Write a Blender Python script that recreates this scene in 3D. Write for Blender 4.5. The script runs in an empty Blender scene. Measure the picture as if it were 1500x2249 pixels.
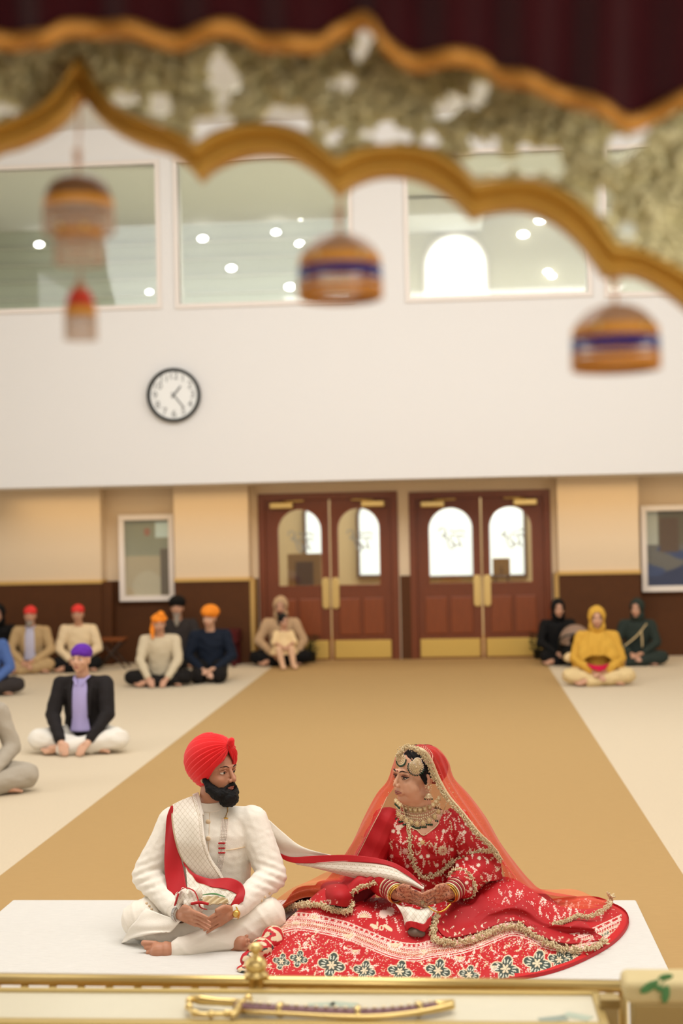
import bpy, math, random
import numpy as np
from mathutils import Vector, Matrix, noise
R = math.radians
random.seed(7)
rng = np.random.default_rng(7)
col = bpy.context.scene.collection
sc = bpy.context.scene
sc.view_settings.view_transform = 'Standard'; sc.view_settings.look = 'None'
sc.view_settings.gamma = 1.0; sc.view_settings.exposure = 0.54
# ------------------------------------------------------------------ camera
FPX = 3125.0; CW, CH = 1500, 2249
CAM = Vector((0, 0, 1.8))
th, pit, rol = math.atan(253/FPX), math.atan(34/FPX), 0.021
fw = Vector((-math.sin(th)*math.cos(pit), math.cos(th)*math.cos(pit), math.sin(pit)))
r0 = Vector((math.cos(th), math.sin(th), 0)); u0 = r0.cross(fw)
rt = r0*math.cos(rol) - u0*math.sin(rol); up = u0*math.cos(rol) + r0*math.sin(rol)
cd = bpy.data.cameras.new('camera'); co = bpy.data.objects.new('camera', cd); col.objects.link(co)
m = Matrix((rt, up, -fw)).transposed().to_4x4(); m.translation = CAM; co.matrix_world = m
cd.sensor_fit = 'HORIZONTAL'; cd.sensor_width = 24; cd.lens = FPX/CW*24; cd.clip_start = .05; cd.clip_end = 200
cd.dof.use_dof = True; cd.dof.focus_distance = 6.05; cd.dof.aperture_fstop = 1.7
sc.camera = co
def ray(px, py):
    return fw + rt*((px-CW/2)/FPX) - up*((py-CH/2)/FPX)
def W(px, py, Y):
    d = ray(px, py); return CAM + d*(Y/d.y)
def WZ(px, py, Z=0.0):
    d = ray(px, py); return CAM + d*((Z-CAM.z)/d.z)
# ------------------------------------------------------------------ world and lights
wd = bpy.data.worlds.new('world'); sc.world = wd; wd.use_nodes = True
wd.node_tree.nodes['Background'].inputs[0].default_value = (.85, .92, 1, 1)
wd.node_tree.nodes['Background'].inputs[1].default_value = .3
def area(name, loc, sx, sy, power, colr, rot=(0, 0, 0)):
    l = bpy.data.lights.new(name, 'AREA'); l.shape = 'RECTANGLE'; l.size = sx; l.size_y = sy
    l.energy = power; l.color = colr
    o = bpy.data.objects.new(name, l); o.location = loc; o.rotation_euler = rot; col.objects.link(o); return o
area('ceiling_lamp_light', (0, 5.5, 6.6), 7, 3, 300, (1, .975, .94))
area('ceiling_lamp_light', (0, 12.0, 6.6), 12, 4, 400, (.97, .985, 1), (R(42), 0, 0))
area('window_daylight', (-8.2, 7, 3.2), 9, 3, 115, (.98, .98, 1), (0, R(-90), 0))  # added side fill from the left; the wall there has no window
area('window_daylight', (8.2, 7, 3.2), 9, 3, 90, (.98, .98, 1), (0, R(90), 0))  # matching unseen fill added on the right side
area('rear_fill_light', (1.2, -2.6, 3.6), 7, 3, 90, (1, .98, .96), (R(68), 0, 0))  # unseen fill added behind the camera; the front wall has no window
area('canopy_fill_light', (1.3, .5, 1.9), .6, .5, 9, (1, .95, .85), (R(80), 0, R(15)))  # unseen fill added to brighten the carving, more towards the right
area('soffit_lamp_light', (-3.5, 18.65, 2.33), 5, .3, 10, (1, .72, .4))
area('soffit_lamp_light', (3.2, 18.65, 2.33), 5, .3, 10, (1, .72, .4))
area('gallery_light', (0, 20.5, 6.3), 12, 2, 260, (1, 1, .96))
area('foyer_light', (0, 21.5, 2.9), 8, 2, 130, (1, .9, .75))
# ------------------------------------------------------------------ materials
def lin(c):
    return tuple(((x/255)/12.92 if x/255 <= .04045 else ((x/255+.055)/1.055)**2.4) for x in c)
MAT = {}
def mat(name, rgb, rough=.6, metal=0, noise_amt=0, nscale=20, bump=0, bscale=60, alpha=1, emit=0, sheen=0, attr=False, wood=False, stretch=(1, 1, 1), spec=None):
    if name in MAT: return MAT[name]
    m = bpy.data.materials.new(name); m.use_nodes = True; nt = m.node_tree; b = nt.nodes['Principled BSDF']
    c = lin(rgb) + (1,)
    b.inputs['Base Color'].default_value = c; b.inputs['Roughness'].default_value = rough
    b.inputs['Metallic'].default_value = metal
    if spec is not None: b.inputs['Specular IOR Level'].default_value = spec
    if sheen: b.inputs['Sheen Weight'].default_value = sheen
    if alpha < 1: b.inputs['Alpha'].default_value = alpha
    if emit:
        b.inputs['Emission Color'].default_value = c; b.inputs['Emission Strength'].default_value = emit
    tc = nt.nodes.new('ShaderNodeTexCoord'); mp = nt.nodes.new('ShaderNodeMapping')
    mp.inputs['Scale'].default_value = stretch; nt.links.new(tc.outputs['Object'], mp.inputs[0])
    if noise_amt:
        n = nt.nodes.new('ShaderNodeTexNoise'); n.inputs['Scale'].default_value = nscale; n.inputs['Detail'].default_value = 5
        nt.links.new(mp.outputs[0], n.inputs['Vector'])
        mx = nt.nodes.new('ShaderNodeMix'); mx.data_type = 'RGBA'
        mx.inputs[6].default_value = tuple(max(0, x*(1-noise_amt)) for x in c[:3])+(1,)
        mx.inputs[7].default_value = tuple(min(1, x*(1+noise_amt)) for x in c[:3])+(1,)
        nt.links.new(n.outputs['Fac'], mx.inputs[0]); nt.links.new(mx.outputs[2], b.inputs['Base Color'])
    if attr:
        a = nt.nodes.new('ShaderNodeAttribute'); a.attribute_name = 'Col'; nt.links.new(a.outputs['Color'], b.inputs['Base Color'])
    if bump:
        n2 = nt.nodes.new('ShaderNodeTexNoise'); n2.inputs['Scale'].default_value = bscale; n2.inputs['Detail'].default_value = 4
        nt.links.new(mp.outputs[0], n2.inputs['Vector'])
        bp = nt.nodes.new('ShaderNodeBump'); bp.inputs['Strength'].default_value = bump; bp.inputs['Distance'].default_value = .01
        nt.links.new(n2.outputs['Fac'], bp.inputs['Height']); nt.links.new(bp.outputs[0], b.inputs['Normal'])
    MAT[name] = m; return m
mat('white_wall', (231, 228, 224), .8, bump=.05, bscale=90)
mat('cream_wall', (222, 200, 168), .8)
mat('wainscot', (84, 48, 20), .7, noise_amt=.12, nscale=8, spec=.25)
mat('gold_paint', (205, 165, 92), .6)
mat('carpet_side', (213, 197, 170), .95, noise_amt=.07, nscale=60, bump=.3, bscale=220, spec=.1)
mat('carpet_aisle', (184, 151, 101), .95, noise_amt=.07, nscale=40, bump=.3, bscale=220, stretch=(.3, 3, 1), spec=.1)
mat('sheet', (222, 219, 212), .9, noise_amt=.08, nscale=50, bump=.5, bscale=110, stretch=(.35, 2.5, 1), spec=.1)
mat('door_wood', (112, 52, 18), .4, noise_amt=.22, nscale=7, stretch=(6, 6, .6))
mat('door_panel_wood', (128, 62, 24), .38, noise_amt=.25, nscale=7, stretch=(6, 6, .6))
mat('brass', (222, 196, 132), .34, metal=1)
mat('brass_satin', (214, 182, 100), .5, metal=.7)
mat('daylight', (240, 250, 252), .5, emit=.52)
mat('reflection_glow', (255, 252, 245), .5, emit=6)  # glow for the lamp reflections built behind the gallery glass
mat('gallery_wall', (196, 200, 184), .7)
mat('gallery_batten', (205, 205, 192), .7)
mat('gallery_beige', (196, 190, 165), .7)
mat('foyer_wall', (208, 190, 150), .7)
mat('foyer_dark', (96, 70, 50), .7)
mat('frame_white', (232, 222, 212), .5)
mat('black_plastic', (22, 26, 20), .35)
mat('clock_face', (238, 238, 234), .5)
mat('clock_ink', (120, 120, 118), .6)
mat('arch_gold', (192, 148, 62), .42, metal=.55, noise_amt=.12, nscale=30)
mat('carved_gold', (216, 208, 160), .38, metal=.15, noise_amt=.18, nscale=25)
mat('velvet', (52, 4, 10), .9, noise_amt=.4, nscale=9, sheen=.3, spec=.1)
mat('gold_braid', (196, 138, 60), .5, metal=.4, noise_amt=.25, nscale=30)
mat('skin_brown', (196, 146, 116), .5); mat('skin_groom', (186, 130, 100), .48, bump=.04, bscale=300)
mat('skin_bride', (206, 152, 118), .45, bump=.03, bscale=300)
mat('skin_fair', (205, 158, 128), .5)
mat('hair_black', (9, 8, 8), .65, bump=.4, bscale=200, spec=.25)
mat('hair_grey', (150, 140, 126), .7, bump=.4, bscale=200)
mat('eye_white', (225, 220, 212), .25); mat('iris', (34, 20, 12), .2)
mat('lip', (170, 98, 86), .4); mat('lip_bride', (165, 92, 84), .35)
mat('bindi', (120, 10, 20), .4)
mat('red_turban', (232, 8, 18), .75, bump=.12, bscale=300, sheen=.2)
mat('ivory', (240, 233, 220), .72, noise_amt=.05, nscale=120, bump=.12, bscale=260)
mat('ivory_trouser', (238, 230, 216), .6, bump=.12, bscale=60)
mat('ivory_button', (226, 198, 160), .4)
mat('red_cloth', (184, 4, 20), .6, noise_amt=.15, nscale=12)
mat('attr_cloth', (255, 255, 255), .68, attr=True, bump=.15, bscale=400)
mat('gold_trim', (216, 196, 156), .6, noise_amt=.2, nscale=90)
mat('kundan', (232, 214, 176), .3, metal=.35); mat('pearl', (246, 234, 222), .25)
mat('emerald', (14, 66, 44), .25); mat('gold', (222, 176, 84), .28, metal=1)
mat('steel', (190, 188, 184), .25, metal=1); mat('bangle_red', (150, 14, 34), .3)
mat('henna_skin', (158, 92, 66), .55, noise_amt=.35, nscale=110)
mat('pink_pearl', (244, 196, 180), .3)
def sheer(name, rgb, alpha, nscale=0):
    m = mat(name, rgb, .8, alpha=alpha, sheen=.3, spec=.1); return m
sheer('veil', (226, 40, 18), .52)
sheer('veil_orange', (240, 100, 50), .42)
def glass(name, rgb, tint_alpha=.12, gloss=.1):
    m = bpy.data.materials.new(name); m.use_nodes = True; nt = m.node_tree; nt.nodes.clear()
    o = nt.nodes.new('ShaderNodeOutputMaterial'); t = nt.nodes.new('ShaderNodeBsdfTransparent'); t.inputs[0].default_value = lin(rgb)+(1,)
    g = nt.nodes.new('ShaderNodeBsdfGlossy'); g.inputs['Roughness'].default_value = .03
    mx = nt.nodes.new('ShaderNodeMixShader'); mx.inputs[0].default_value = gloss
    nt.links.new(t.outputs[0], mx.inputs[1]); nt.links.new(g.outputs[0], mx.inputs[2]); nt.links.new(mx.outputs[0], o.inputs[0])
    MAT[name] = m
glass('pane_glass', (250, 252, 250), gloss=.05); glass('amber_glass', (226, 176, 138), gloss=.12); glass('clear_bead', (236, 214, 196), gloss=.2)
# ------------------------------------------------------------------ mesh helpers
def pw(o):
    M = Matrix.Identity(4)
    while o is not None: M = o.matrix_basis @ M; o = o.parent
    return M
def link(name, V, F, m, parent=None, world=True, smooth=True, colors=None, mats=None, fm=None):
    V = np.asarray(V, dtype=float)
    if parent is not None and world:
        I = np.array(pw(parent).inverted()); V = V @ I[:3, :3].T + I[:3, 3]
    me = bpy.data.meshes.new(name)
    if isinstance(F, np.ndarray):
        nf = len(F); k = F.shape[1]
        me.vertices.add(len(V)); me.vertices.foreach_set('co', V.ravel())
        me.loops.add(nf*k); me.loops.foreach_set('vertex_index', F.ravel().astype(np.int32))
        me.polygons.add(nf); me.polygons.foreach_set('loop_start', np.arange(0, nf*k, k, dtype=np.int32))
        me.update(calc_edges=True); me.validate()
    else:
        me.from_pydata([tuple(v) for v in V], [], [tuple(int(i) for i in f) for f in F]); me.update()
    me.polygons.foreach_set('use_smooth', [smooth]*len(me.polygons))
    if colors is not None:
        a = me.color_attributes.new('Col', 'FLOAT_COLOR', 'POINT')
        c = np.ones((len(V), 4)); c[:, :3] = colors; a.data.foreach_set('color', c.ravel())
    me.materials.append(MAT[m])
    for x in (mats or []): me.materials.append(MAT[x])
    if fm is not None: me.polygons.foreach_set('material_index', np.asarray(fm, dtype=np.int32))
    o = bpy.data.objects.new(name, me); col.objects.link(o); o.parent = parent
    return o
def tag(o, label=None, cat=None, group=None, kind=None):
    if label: o['label'] = label
    if cat: o['category'] = cat
    if group: o['group'] = group
    if kind: o['kind'] = kind
    return o
def empty(name, loc, label, cat, group=None, rz=0, s=1, kind=None):
    o = bpy.data.objects.new(name, None); col.objects.link(o); o.location = loc; o.rotation_euler = (0, 0, rz); o.scale = (s, s, s)
    o.empty_display_size = .1
    return tag(o, label, cat, group, kind)
def structure(o): o['kind'] = 'structure'; return o
def join(prims):
    V, F, n = [], [], 0
    for v, f in prims:
        v = np.asarray(v, float); V.append(v); F += [tuple(i+n for i in q) for q in f]; n += len(v)
    return np.vstack(V), F
def box(a, b):
    x0, y0, z0 = a; x1, y1, z1 = b
    V = [(x0, y0, z0), (x1, y0, z0), (x1, y1, z0), (x0, y1, z0), (x0, y0, z1), (x1, y0, z1), (x1, y1, z1), (x0, y1, z1)]
    return V, [(0, 3, 2, 1), (4, 5, 6, 7), (0, 1, 5, 4), (1, 2, 6, 5), (2, 3, 7, 6), (3, 0, 4, 7)]
def bevel(o, w=.004, seg=2):
    b = o.modifiers.new('bevel', 'BEVEL'); b.width = w; b.segments = seg; b.limit_method = 'ANGLE'; return o
def basis(d):
    d = Vector(d).normalized(); a = Vector((0, 0, 1)) if abs(d.z) < .9 else Vector((1, 0, 0))
    x = d.cross(a).normalized(); y = d.cross(x).normalized(); return x, y, d
def sph(nu=14, nv=9):
    V = [(0, 0, 1)]
    for j in range(1, nv):
        a = math.pi*j/nv
        for i in range(nu):
            b = 2*math.pi*i/nu; V.append((math.sin(a)*math.cos(b), math.sin(a)*math.sin(b), math.cos(a)))
    V.append((0, 0, -1)); F = [(0, 1+i, 1+(i+1) % nu) for i in range(nu)]
    for j in range(nv-2):
        for i in range(nu):
            p = 1+j*nu; F.append((p+i, p+nu+i, p+nu+(i+1) % nu, p+(i+1) % nu))
    e = len(V)-1; p = 1+(nv-2)*nu
    F += [(e, p+(i+1) % nu, p+i) for i in range(nu)]
    return np.array(V), F
SPH = sph(); SPL = sph(6, 4); SPM = sph(10, 6)
def ell(c, r, rot=None, S=None):
    v, f = S or SPH; v = v*np.array(r if hasattr(r, '__len__') else (r, r, r))
    if rot is not None: v = v @ np.array(rot.to_3x3()).T
    return v+np.array(c), f
def eu(x=0, y=0, z=0):
    return (Matrix.Rotation(R(z), 3, 'Z') @ Matrix.Rotation(R(y), 3, 'Y') @ Matrix.Rotation(R(x), 3, 'X'))
def cap(p, r, q, s, n=14):
    p, q = Vector(p), Vector(q); d = q-p; L = d.length
    if L < 1e-6: return ell(p, max(r, s))
    x, y, d = basis(d); rows = []
    for k in range(6):
        a = math.pi/2*(k/5.0); rows.append((p-d*r*math.cos(a), max(r*math.sin(a), r*.02)))
    for k in range(6):
        a = math.pi/2*(k/5.0); rows.append((q+d*s*math.sin(a), max(s*math.cos(a), s*.02)))
    V = []; F = []
    for c, rr in rows:
        for i in range(n):
            b = 2*math.pi*i/n; V.append(tuple(c+x*rr*math.cos(b)+y*rr*math.sin(b)))
    m_ = len(rows)
    for j in range(m_-1):
        for i in range(n): F.append((j*n+i, j*n+(i+1) % n, (j+1)*n+(i+1) % n, (j+1)*n+i))
    F.append(tuple(range(n))[::-1]); F.append(tuple((m_-1)*n+i for i in range(n)))
    return V, F
def chain(pts, rad):
    return [cap(pts[i], rad[i], pts[i+1], rad[i+1]) for i in range(len(pts)-1)]
def loft(secs, n=28):
    V = []; F = []
    for c, rx, ry in secs:
        for i in range(n):
            b = 2*math.pi*i/n; V.append((c[0]+rx*math.cos(b), c[1]+ry*math.sin(b), c[2]))
    m_ = len(secs)
    for j in range(m_-1):
        for i in range(n): F.append((j*n+i, j*n+(i+1) % n, (j+1)*n+(i+1) % n, (j+1)*n+i))
    F.append(tuple(range(n))[::-1]); F.append(tuple((m_-1)*n+i for i in range(n)))
    return V, F
def xf(prims, M):
    A = np.array(M); return [(np.asarray(v, float) @ A[:3, :3].T + A[:3, 3], f) for v, f in prims]
def catmull(P, n):
    P = np.asarray(P, float); k = len(P)
    if k == 2:
        t = np.linspace(0, 1, n)[:, None]; return P[0]*(1-t)+P[1]*t
    Q = np.vstack([2*P[0]-P[1], P, 2*P[-1]-P[-2]]); out = []
    for t in np.linspace(0, k-1, n):
        i = min(int(t), k-2); f = t-i; a, b, c, d = Q[i], Q[i+1], Q[i+2], Q[i+3]
        out.append(.5*(2*b+(c-a)*f+(2*a-5*b+4*c-d)*f*f+(3*b-a-3*c+d)*f**3))
    return np.array(out)
def tube(pts, r, n=8, samples=None, flat=1.0, closed_ends=True):
    P = catmull(pts, samples) if samples else np.asarray(pts, float)
    N = len(P); rr = [r]*N if not hasattr(r, '__len__') else list(np.interp(np.linspace(0, 1, N), np.linspace(0, 1, len(r)), r))
    V = []; F = []; px_ = None
    for i in range(N):
        d = Vector(P[min(i+1, N-1)]-P[max(i-1, 0)])
        if d.length < 1e-9: d = Vector((0, 0, 1))
        d.normalize()
        if px_ is None: x = basis(d)[0]
        else: x = (px_-d*px_.dot(d)); x = x.normalized() if x.length > 1e-6 else basis(d)[0]
        y = d.cross(x); px_ = x
        for k in range(n):
            b = 2*math.pi*k/n; V.append(tuple(Vector(P[i])+x*rr[i]*math.cos(b)+y*rr[i]*flat*math.sin(b)))
    for j in range(N-1):
        for k in range(n): F.append((j*n+k, j*n+(k+1) % n, (j+1)*n+(k+1) % n, (j+1)*n+k))
    F.append(tuple(range(n))[::-1]); F.append(tuple((N-1)*n+k for k in range(n)))
    return V, F
def lathe(prof, c=(0, 0, 0), n=32):
    V = []; F = []
    for r, z in prof:
        for i in range(n):
            b = 2*math.pi*i/n; V.append((c[0]+max(r, 1e-4)*math.cos(b), c[1]+max(r, 1e-4)*math.sin(b), c[2]+z))
    for j in range(len(prof)-1):
        for i in range(n): F.append((j*n+i, j*n+(i+1) % n, (j+1)*n+(i+1) % n, (j+1)*n+i))
    return V, F
def poly(name, prims, m, parent=None, world=True, smooth=True, **k):
    V, F = join(prims); return link(name, V, F, m, parent, world, smooth, **k)
def relax(P, F, w, it):
    a = np.concatenate([F[:, [0, 1]], F[:, [1, 2]], F[:, [2, 3]], F[:, [3, 0]]]); n = len(P)
    i, j = np.concatenate([a[:, 0], a[:, 1]]), np.concatenate([a[:, 1], a[:, 0]]); k = w[i] > 0; i, j = i[k], j[k]
    cnt = np.maximum(np.bincount(i, minlength=n), 1)
    for _ in range(it):
        Q = np.stack([np.bincount(i, weights=P[j, c], minlength=n)/cnt for c in range(3)], 1); P = np.where(w[:, None] > 0, P+(Q-P)*w[:, None]*.6, P)
    return P
def blob(name, prims, m, parent=None, voxel=.008, sm=4, disp=None, colorfn=None, world=True, cut=None, rel=None):
    V, F = join(prims); me = bpy.data.meshes.new('t'); me.from_pydata([tuple(v) for v in V], [], F); me.update()
    o = bpy.data.objects.new('t', me); col.objects.link(o)
    md = o.modifiers.new('r', 'REMESH'); md.mode = 'VOXEL'; md.voxel_size = voxel
    if sm:
        s = o.modifiers.new('s', 'SMOOTH'); s.factor = .5; s.iterations = sm
    dg = bpy.context.evaluated_depsgraph_get(); ev = o.evaluated_get(dg); m2 = bpy.data.meshes.new_from_object(ev)
    bpy.data.objects.remove(o); bpy.data.meshes.remove(me)
    n = len(m2.vertices); P = np.empty(n*3); m2.vertices.foreach_get('co', P); P = P.reshape(-1, 3)
    N = np.empty(n*3); m2.vertices.foreach_get('normal', N); N = N.reshape(-1, 3)
    nl = len(m2.loops); LI = np.empty(nl, dtype=np.int32); m2.loops.foreach_get('vertex_index', LI)
    Fq = LI.reshape(-1, 4)
    bpy.data.meshes.remove(m2)
    if rel is not None: P = relax(P, Fq, rel(P), 30)
    if disp is not None: P = P+N*disp(P, N)[:, None]
    cols = colorfn(P, N) if colorfn else None
    if cut is not None:
        keep = ~cut(P)[Fq].any(axis=1); Fq = Fq[keep]
    return link(name, P, Fq, m, parent, world, True, colors=cols)
def sn(P, f, seed=0.0):   # smooth pseudo noise, vectorised
    x, y, z = P[:, 0]*f+seed, P[:, 1]*f+seed*1.7, P[:, 2]*f-seed
    return (np.sin(x*1.3+2*np.sin(y*.9+z*.5))+np.sin(y*1.7+2*np.sin(z*1.1+x*.4))+np.sin(z*1.9+2*np.sin(x*.8-y*.6)))/3
def folds(amp, f, seed=0, ax=(1, 1, 1)):
    a = np.array(ax)
    def fn(P, N):
        s = sn(P*a, f, seed); return amp*(1-np.abs(s)*2)*.6+amp*.4*sn(P*a, f*2.3, seed+3)
    return fn
def surf(name, rows, m, parent=None, nu=60, nv=30, thick=0, fold=None, colorfn=None, world=True, cut=None):
    rows = [catmull(r, nu) for r in rows]; A = np.array(rows)            # rows x nu x 3
    G = np.stack([catmull(A[:, i], nv) for i in range(nu)], axis=1)       # nv x nu x 3
    u = np.tile(np.linspace(0, 1, nu), (nv, 1)); v = np.tile(np.linspace(0, 1, nv)[:, None], (1, nu))
    du = np.gradient(G, axis=1); dv = np.gradient(G, axis=0); N = np.cross(du, dv); N /= np.maximum(np.linalg.norm(N, axis=2, keepdims=True), 1e-9)
    if fold is not None: G = G+N*fold(u, v, G)[..., None]
    idx = np.arange(nu*nv).reshape(nv, nu)
    F = np.stack([idx[:-1, :-1], idx[:-1, 1:], idx[1:, 1:], idx[1:, :-1]], -1).reshape(-1, 4)
    if cut is not None: F = F[~cut(u, v)[:-1, :-1].ravel()]
    cols = colorfn(u.ravel(), v.ravel(), G.reshape(-1, 3)) if colorfn else None
    o = link(name, G.reshape(-1, 3), F, m, parent, world, True, colors=cols)
    if thick:
        s = o.modifiers.new('solid', 'SOLIDIFY'); s.thickness = thick; s.offset = 0
    return o
def puff(path, r, n, spread=1.0, size=.5, S=None):
    P = catmull(path, n); pr = []
    for p in P:
        o = rng.normal(0, r*.45*spread, 3); s = r*size*rng.uniform(.6, 1.2)
        pr.append(ell(p+o, (s*1.5, s*.7, s*.5), eu(*(rng.uniform(0, 180, 3))), S or SPL))
    return pr
# ------------------------------------------------------------------ small pattern painter
class Canvas:
    def __init__(s, w, h, base): s.w, s.h = w, h; s.a = np.zeros((h, w, 3)); s.a[:] = lin(base)
    def el(s, cx, cy, rx, ry, rot, c):
        R_ = int(max(rx, ry))+2; x0, x1, y0, y1 = int(cx)-R_, int(cx)+R_+1, int(cy)-R_, int(cy)+R_+1
        x0, y0 = max(x0, 0), max(y0, 0); x1, y1 = min(x1, s.w), min(y1, s.h)
        if x1 <= x0 or y1 <= y0: return
        Y, X = np.mgrid[y0:y1, x0:x1]; X = X-cx; Y = Y-cy; ca, sa = math.cos(rot), math.sin(rot)
        k = ((X*ca+Y*sa)/max(rx, .5))**2+((-X*sa+Y*ca)/max(ry, .5))**2 <= 1
        s.a[y0:y1, x0:x1][k] = lin(c)
    def ln(s, pts, w, c):
        for (a, b), (d, e) in zip(pts[:-1], pts[1:]):
            L = math.hypot(d-a, e-b); n = max(2, int(L/max(w*.5, .5)))
            for t in np.linspace(0, 1, n): s.el(a+(d-a)*t, b+(e-b)*t, w, w, 0, c)
    def sprig(s, x, y, ang, L, c, n=5, lw=1.0, leaf=3.5):
        lw *= 1.1; leaf *= .85; n = max(2, int(L/(leaf*1.9))); dx, dy = math.cos(ang), math.sin(ang); s.ln([(x, y), (x+dx*L, y+dy*L)], lw, c)
        for i in range(1, n+1):
            t = i/n*L
            for sd in (-1, 1):
                a = ang+sd*.75; q = leaf*(1.15-.4*i/n)
                s.el(x+dx*t+math.cos(a)*q, y+dy*t+math.sin(a)*q, q, q*.40, a, c)
        s.el(x+dx*(L+leaf), y+dy*(L+leaf), leaf, leaf*.4, ang, c)
    def flower(s, x, y, r, c, n=8, c2=None):
        for k in range(n):
            a = 2*math.pi*k/n; s.el(x+math.cos(a)*r*.62, y+math.sin(a)*r*.62, r*.42, r*.22, a, c)
        s.el(x, y, r*.25, r*.25, 0, c2 or c)
    def samp(s, x, y):
        return s.a[np.clip(np.round(y).astype(int), 0, s.h-1), np.clip(np.round(x).astype(int), 0, s.w-1)]
BE = (226, 206, 172); PK = (244, 214, 200); RD = (190, 6, 20); GN = (54, 68, 60); GD = (206, 174, 120)
# ================================================================== THE ROOM
YB = 19.3      # door wall
YP = 19.0      # pillars in front of it
YW = 18.0      # white wall above, carried forward over the seating
structure(poly('floor', [box((-9, -3, -.1), (9, 24, -.012))], 'carpet_side', smooth=False))
a0, a1 = WZ(590, 1470), WZ(1210, 1470)
xl = (WZ(590, 1470).x+WZ(120, 1832).x)/2; xr = (a1.x+WZ(1500, 1925).x)/2
structure(poly('trim_1', [box((xl, -3, -.012), (xr, YB, 0))], 'carpet_aisle', smooth=False))
structure(poly('trim_2', [box((-9, -3, -.012), (xl, YB, 0)), box((xr, -3, -.012), (9, YB, 0))], 'carpet_side', smooth=False))
def holes(x0, x1, z0, z1, hs, y0, y1):
    xs = sorted({x0, x1, *[h[0] for h in hs], *[h[1] for h in hs]}); zs = sorted({z0, z1, *[h[2] for h in hs], *[h[3] for h in hs]})
    pr = []
    for i in range(len(xs)-1):
        for j in range(len(zs)-1):
            cx, cz = (xs[i]+xs[i+1])/2, (zs[j]+zs[j+1])/2
            if any(h[0] < cx < h[1] and h[2] < cz < h[3] for h in hs): continue
            pr.append(box((xs[i], y0, zs[j]), (xs[i+1], y1, zs[j+1])))
    return pr
def rect(x0, y0, x1, y1, Y):   # pixel rectangle to X,Z on a plane
    a, b = W(x0, (y0+y1)/2, Y), W(x1, (y0+y1)/2, Y); c, d = W((x0+x1)/2, y0, Y), W((x0+x1)/2, y1, Y)
    return a.x, b.x, d.z, c.z
wins = [rect(-120, 370, 343, 676, YW), rect(392, 348, 765, 662, YW), rect(897, 335, 1287, 648, YW), rect(1333, 322, 1720, 637, YW)]
zb = W(750, 1055, YW).z
structure(poly('wall_back_upper', holes(-9, 9, zb, 7, wins, YW, YW+.25), 'white_wall', smooth=False))
structure(poly('ceiling', [box((-9, -3, 7), (9, 24, 7.1))], 'white_wall', smooth=False))
structure(poly('trim_3', [box((-9, YW+.25, zb), (9, YB+.15, zb+.12))], 'white_wall', smooth=False))
for i, (x0, x1, z0, z1) in enumerate(wins):
    w = structure(empty('window_%d' % (i+1), ((x0+x1)/2, YW, z0), 'large white framed gallery window, %s of the four above the white wall' % ['leftmost', 'second', 'third', 'rightmost'][i], None))
    t = .06
    f = [box((x0-t, YW-.03, z0-t), (x1+t, YW+.05, z0)), box((x0-t, YW-.03, z1), (x1+t, YW+.05, z1+t)), box((x0-t, YW-.03, z0), (x0, YW+.05, z1)), box((x1, YW-.03, z0), (x1+t, YW+.05, z1))]
    poly('window_frame', f, 'frame_white', w, smooth=False)
    poly('window_pane', [box((x0, YW+.1, z0), (x1, YW+.106, z1))], 'pane_glass', w, smooth=False)
# gallery behind the windows
structure(poly('wall_gallery', [box((-9, 23.9, 2.3), (9, 24, 7))], 'gallery_wall', smooth=False))
structure(poly('floor_gallery', [box((-9, YW+.25, 3.4), (9, 23.9, 3.5))], 'gallery_beige', smooth=False))
xg = W(860, 500, 23.8).x
bt = []
for k in range(13):
    z = W(500, 338+38*k, 23.8).z
    bt.append(box((-9, 23.82, z-.015), (xg, 23.9, z+.015)))
structure(poly('trim_4', bt, 'gallery_batten', smooth=False))
x0, x1, z0, z1 = rect(860, 300, 1560, 700, 23.7)
structure(poly('trim_5', [box((x0, 23.7, z0-.6), (x1+2, 23.88, 7))], 'gallery_beige', smooth=False))
x0, x1, z0, z1 = rect(897, 452, 1060, 492, 23.0)
structure(poly('trim_6', [box((x0-.4, 22.4, z0), (x1, 23.69, z1))], 'white_wall', smooth=False))
def arch_shape(x0, x1, z0, z1, n=20):
    r = (x1-x0)/2; cx = (x0+x1)/2; pts = [(x0, z0), (x1, z0)]
    for k in range(n+1):
        a = math.pi*k/n; pts.append((cx+r*math.cos(a), z1-r+r*math.sin(a)))
    return pts
def prism(pts, y0, y1):
    n = len(pts); V = [(x, y0, z) for x, z in pts]+[(x, y1, z) for x, z in pts]
    F = [tuple(range(n)), tuple(range(2*n-1, n-1, -1))]+[(i, i+n, (i+1) % n+n, (i+1) % n) for i in range(n)]
    return V, F
def arch_frame(x0, x1, z0, z1, t, y0, y1):
    a, b = arch_shape(x0-t, x1+t, z0-t, z1+t), arch_shape(x0, x1, z0, z1); n = len(a)
    V = [(x, y, z) for y in (y0, y1) for s in (a, b) for x, z in s]; F = []
    for i in range(n):
        j = (i+1) % n
        F += [(i, j, n+j, n+i), (2*n+i, 3*n+i, 3*n+j, 2*n+j), (i, 2*n+i, 2*n+j, j), (n+i, n+j, 3*n+j, 3*n+i)]
    return V, F
w = structure(empty('window_5', W(1000, 645, 23.68), 'arched window reflection in the third gallery window, built as a glowing pane', None))  # glowing pane stands in for a window mirrored in the glass
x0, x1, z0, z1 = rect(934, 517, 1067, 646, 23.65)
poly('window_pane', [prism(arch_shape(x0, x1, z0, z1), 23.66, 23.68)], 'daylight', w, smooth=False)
poly('window_frame', [arch_frame(x0, x1, z0, z1, .05, 23.6, 23.69)], 'frame_white', w, smooth=False)
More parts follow.
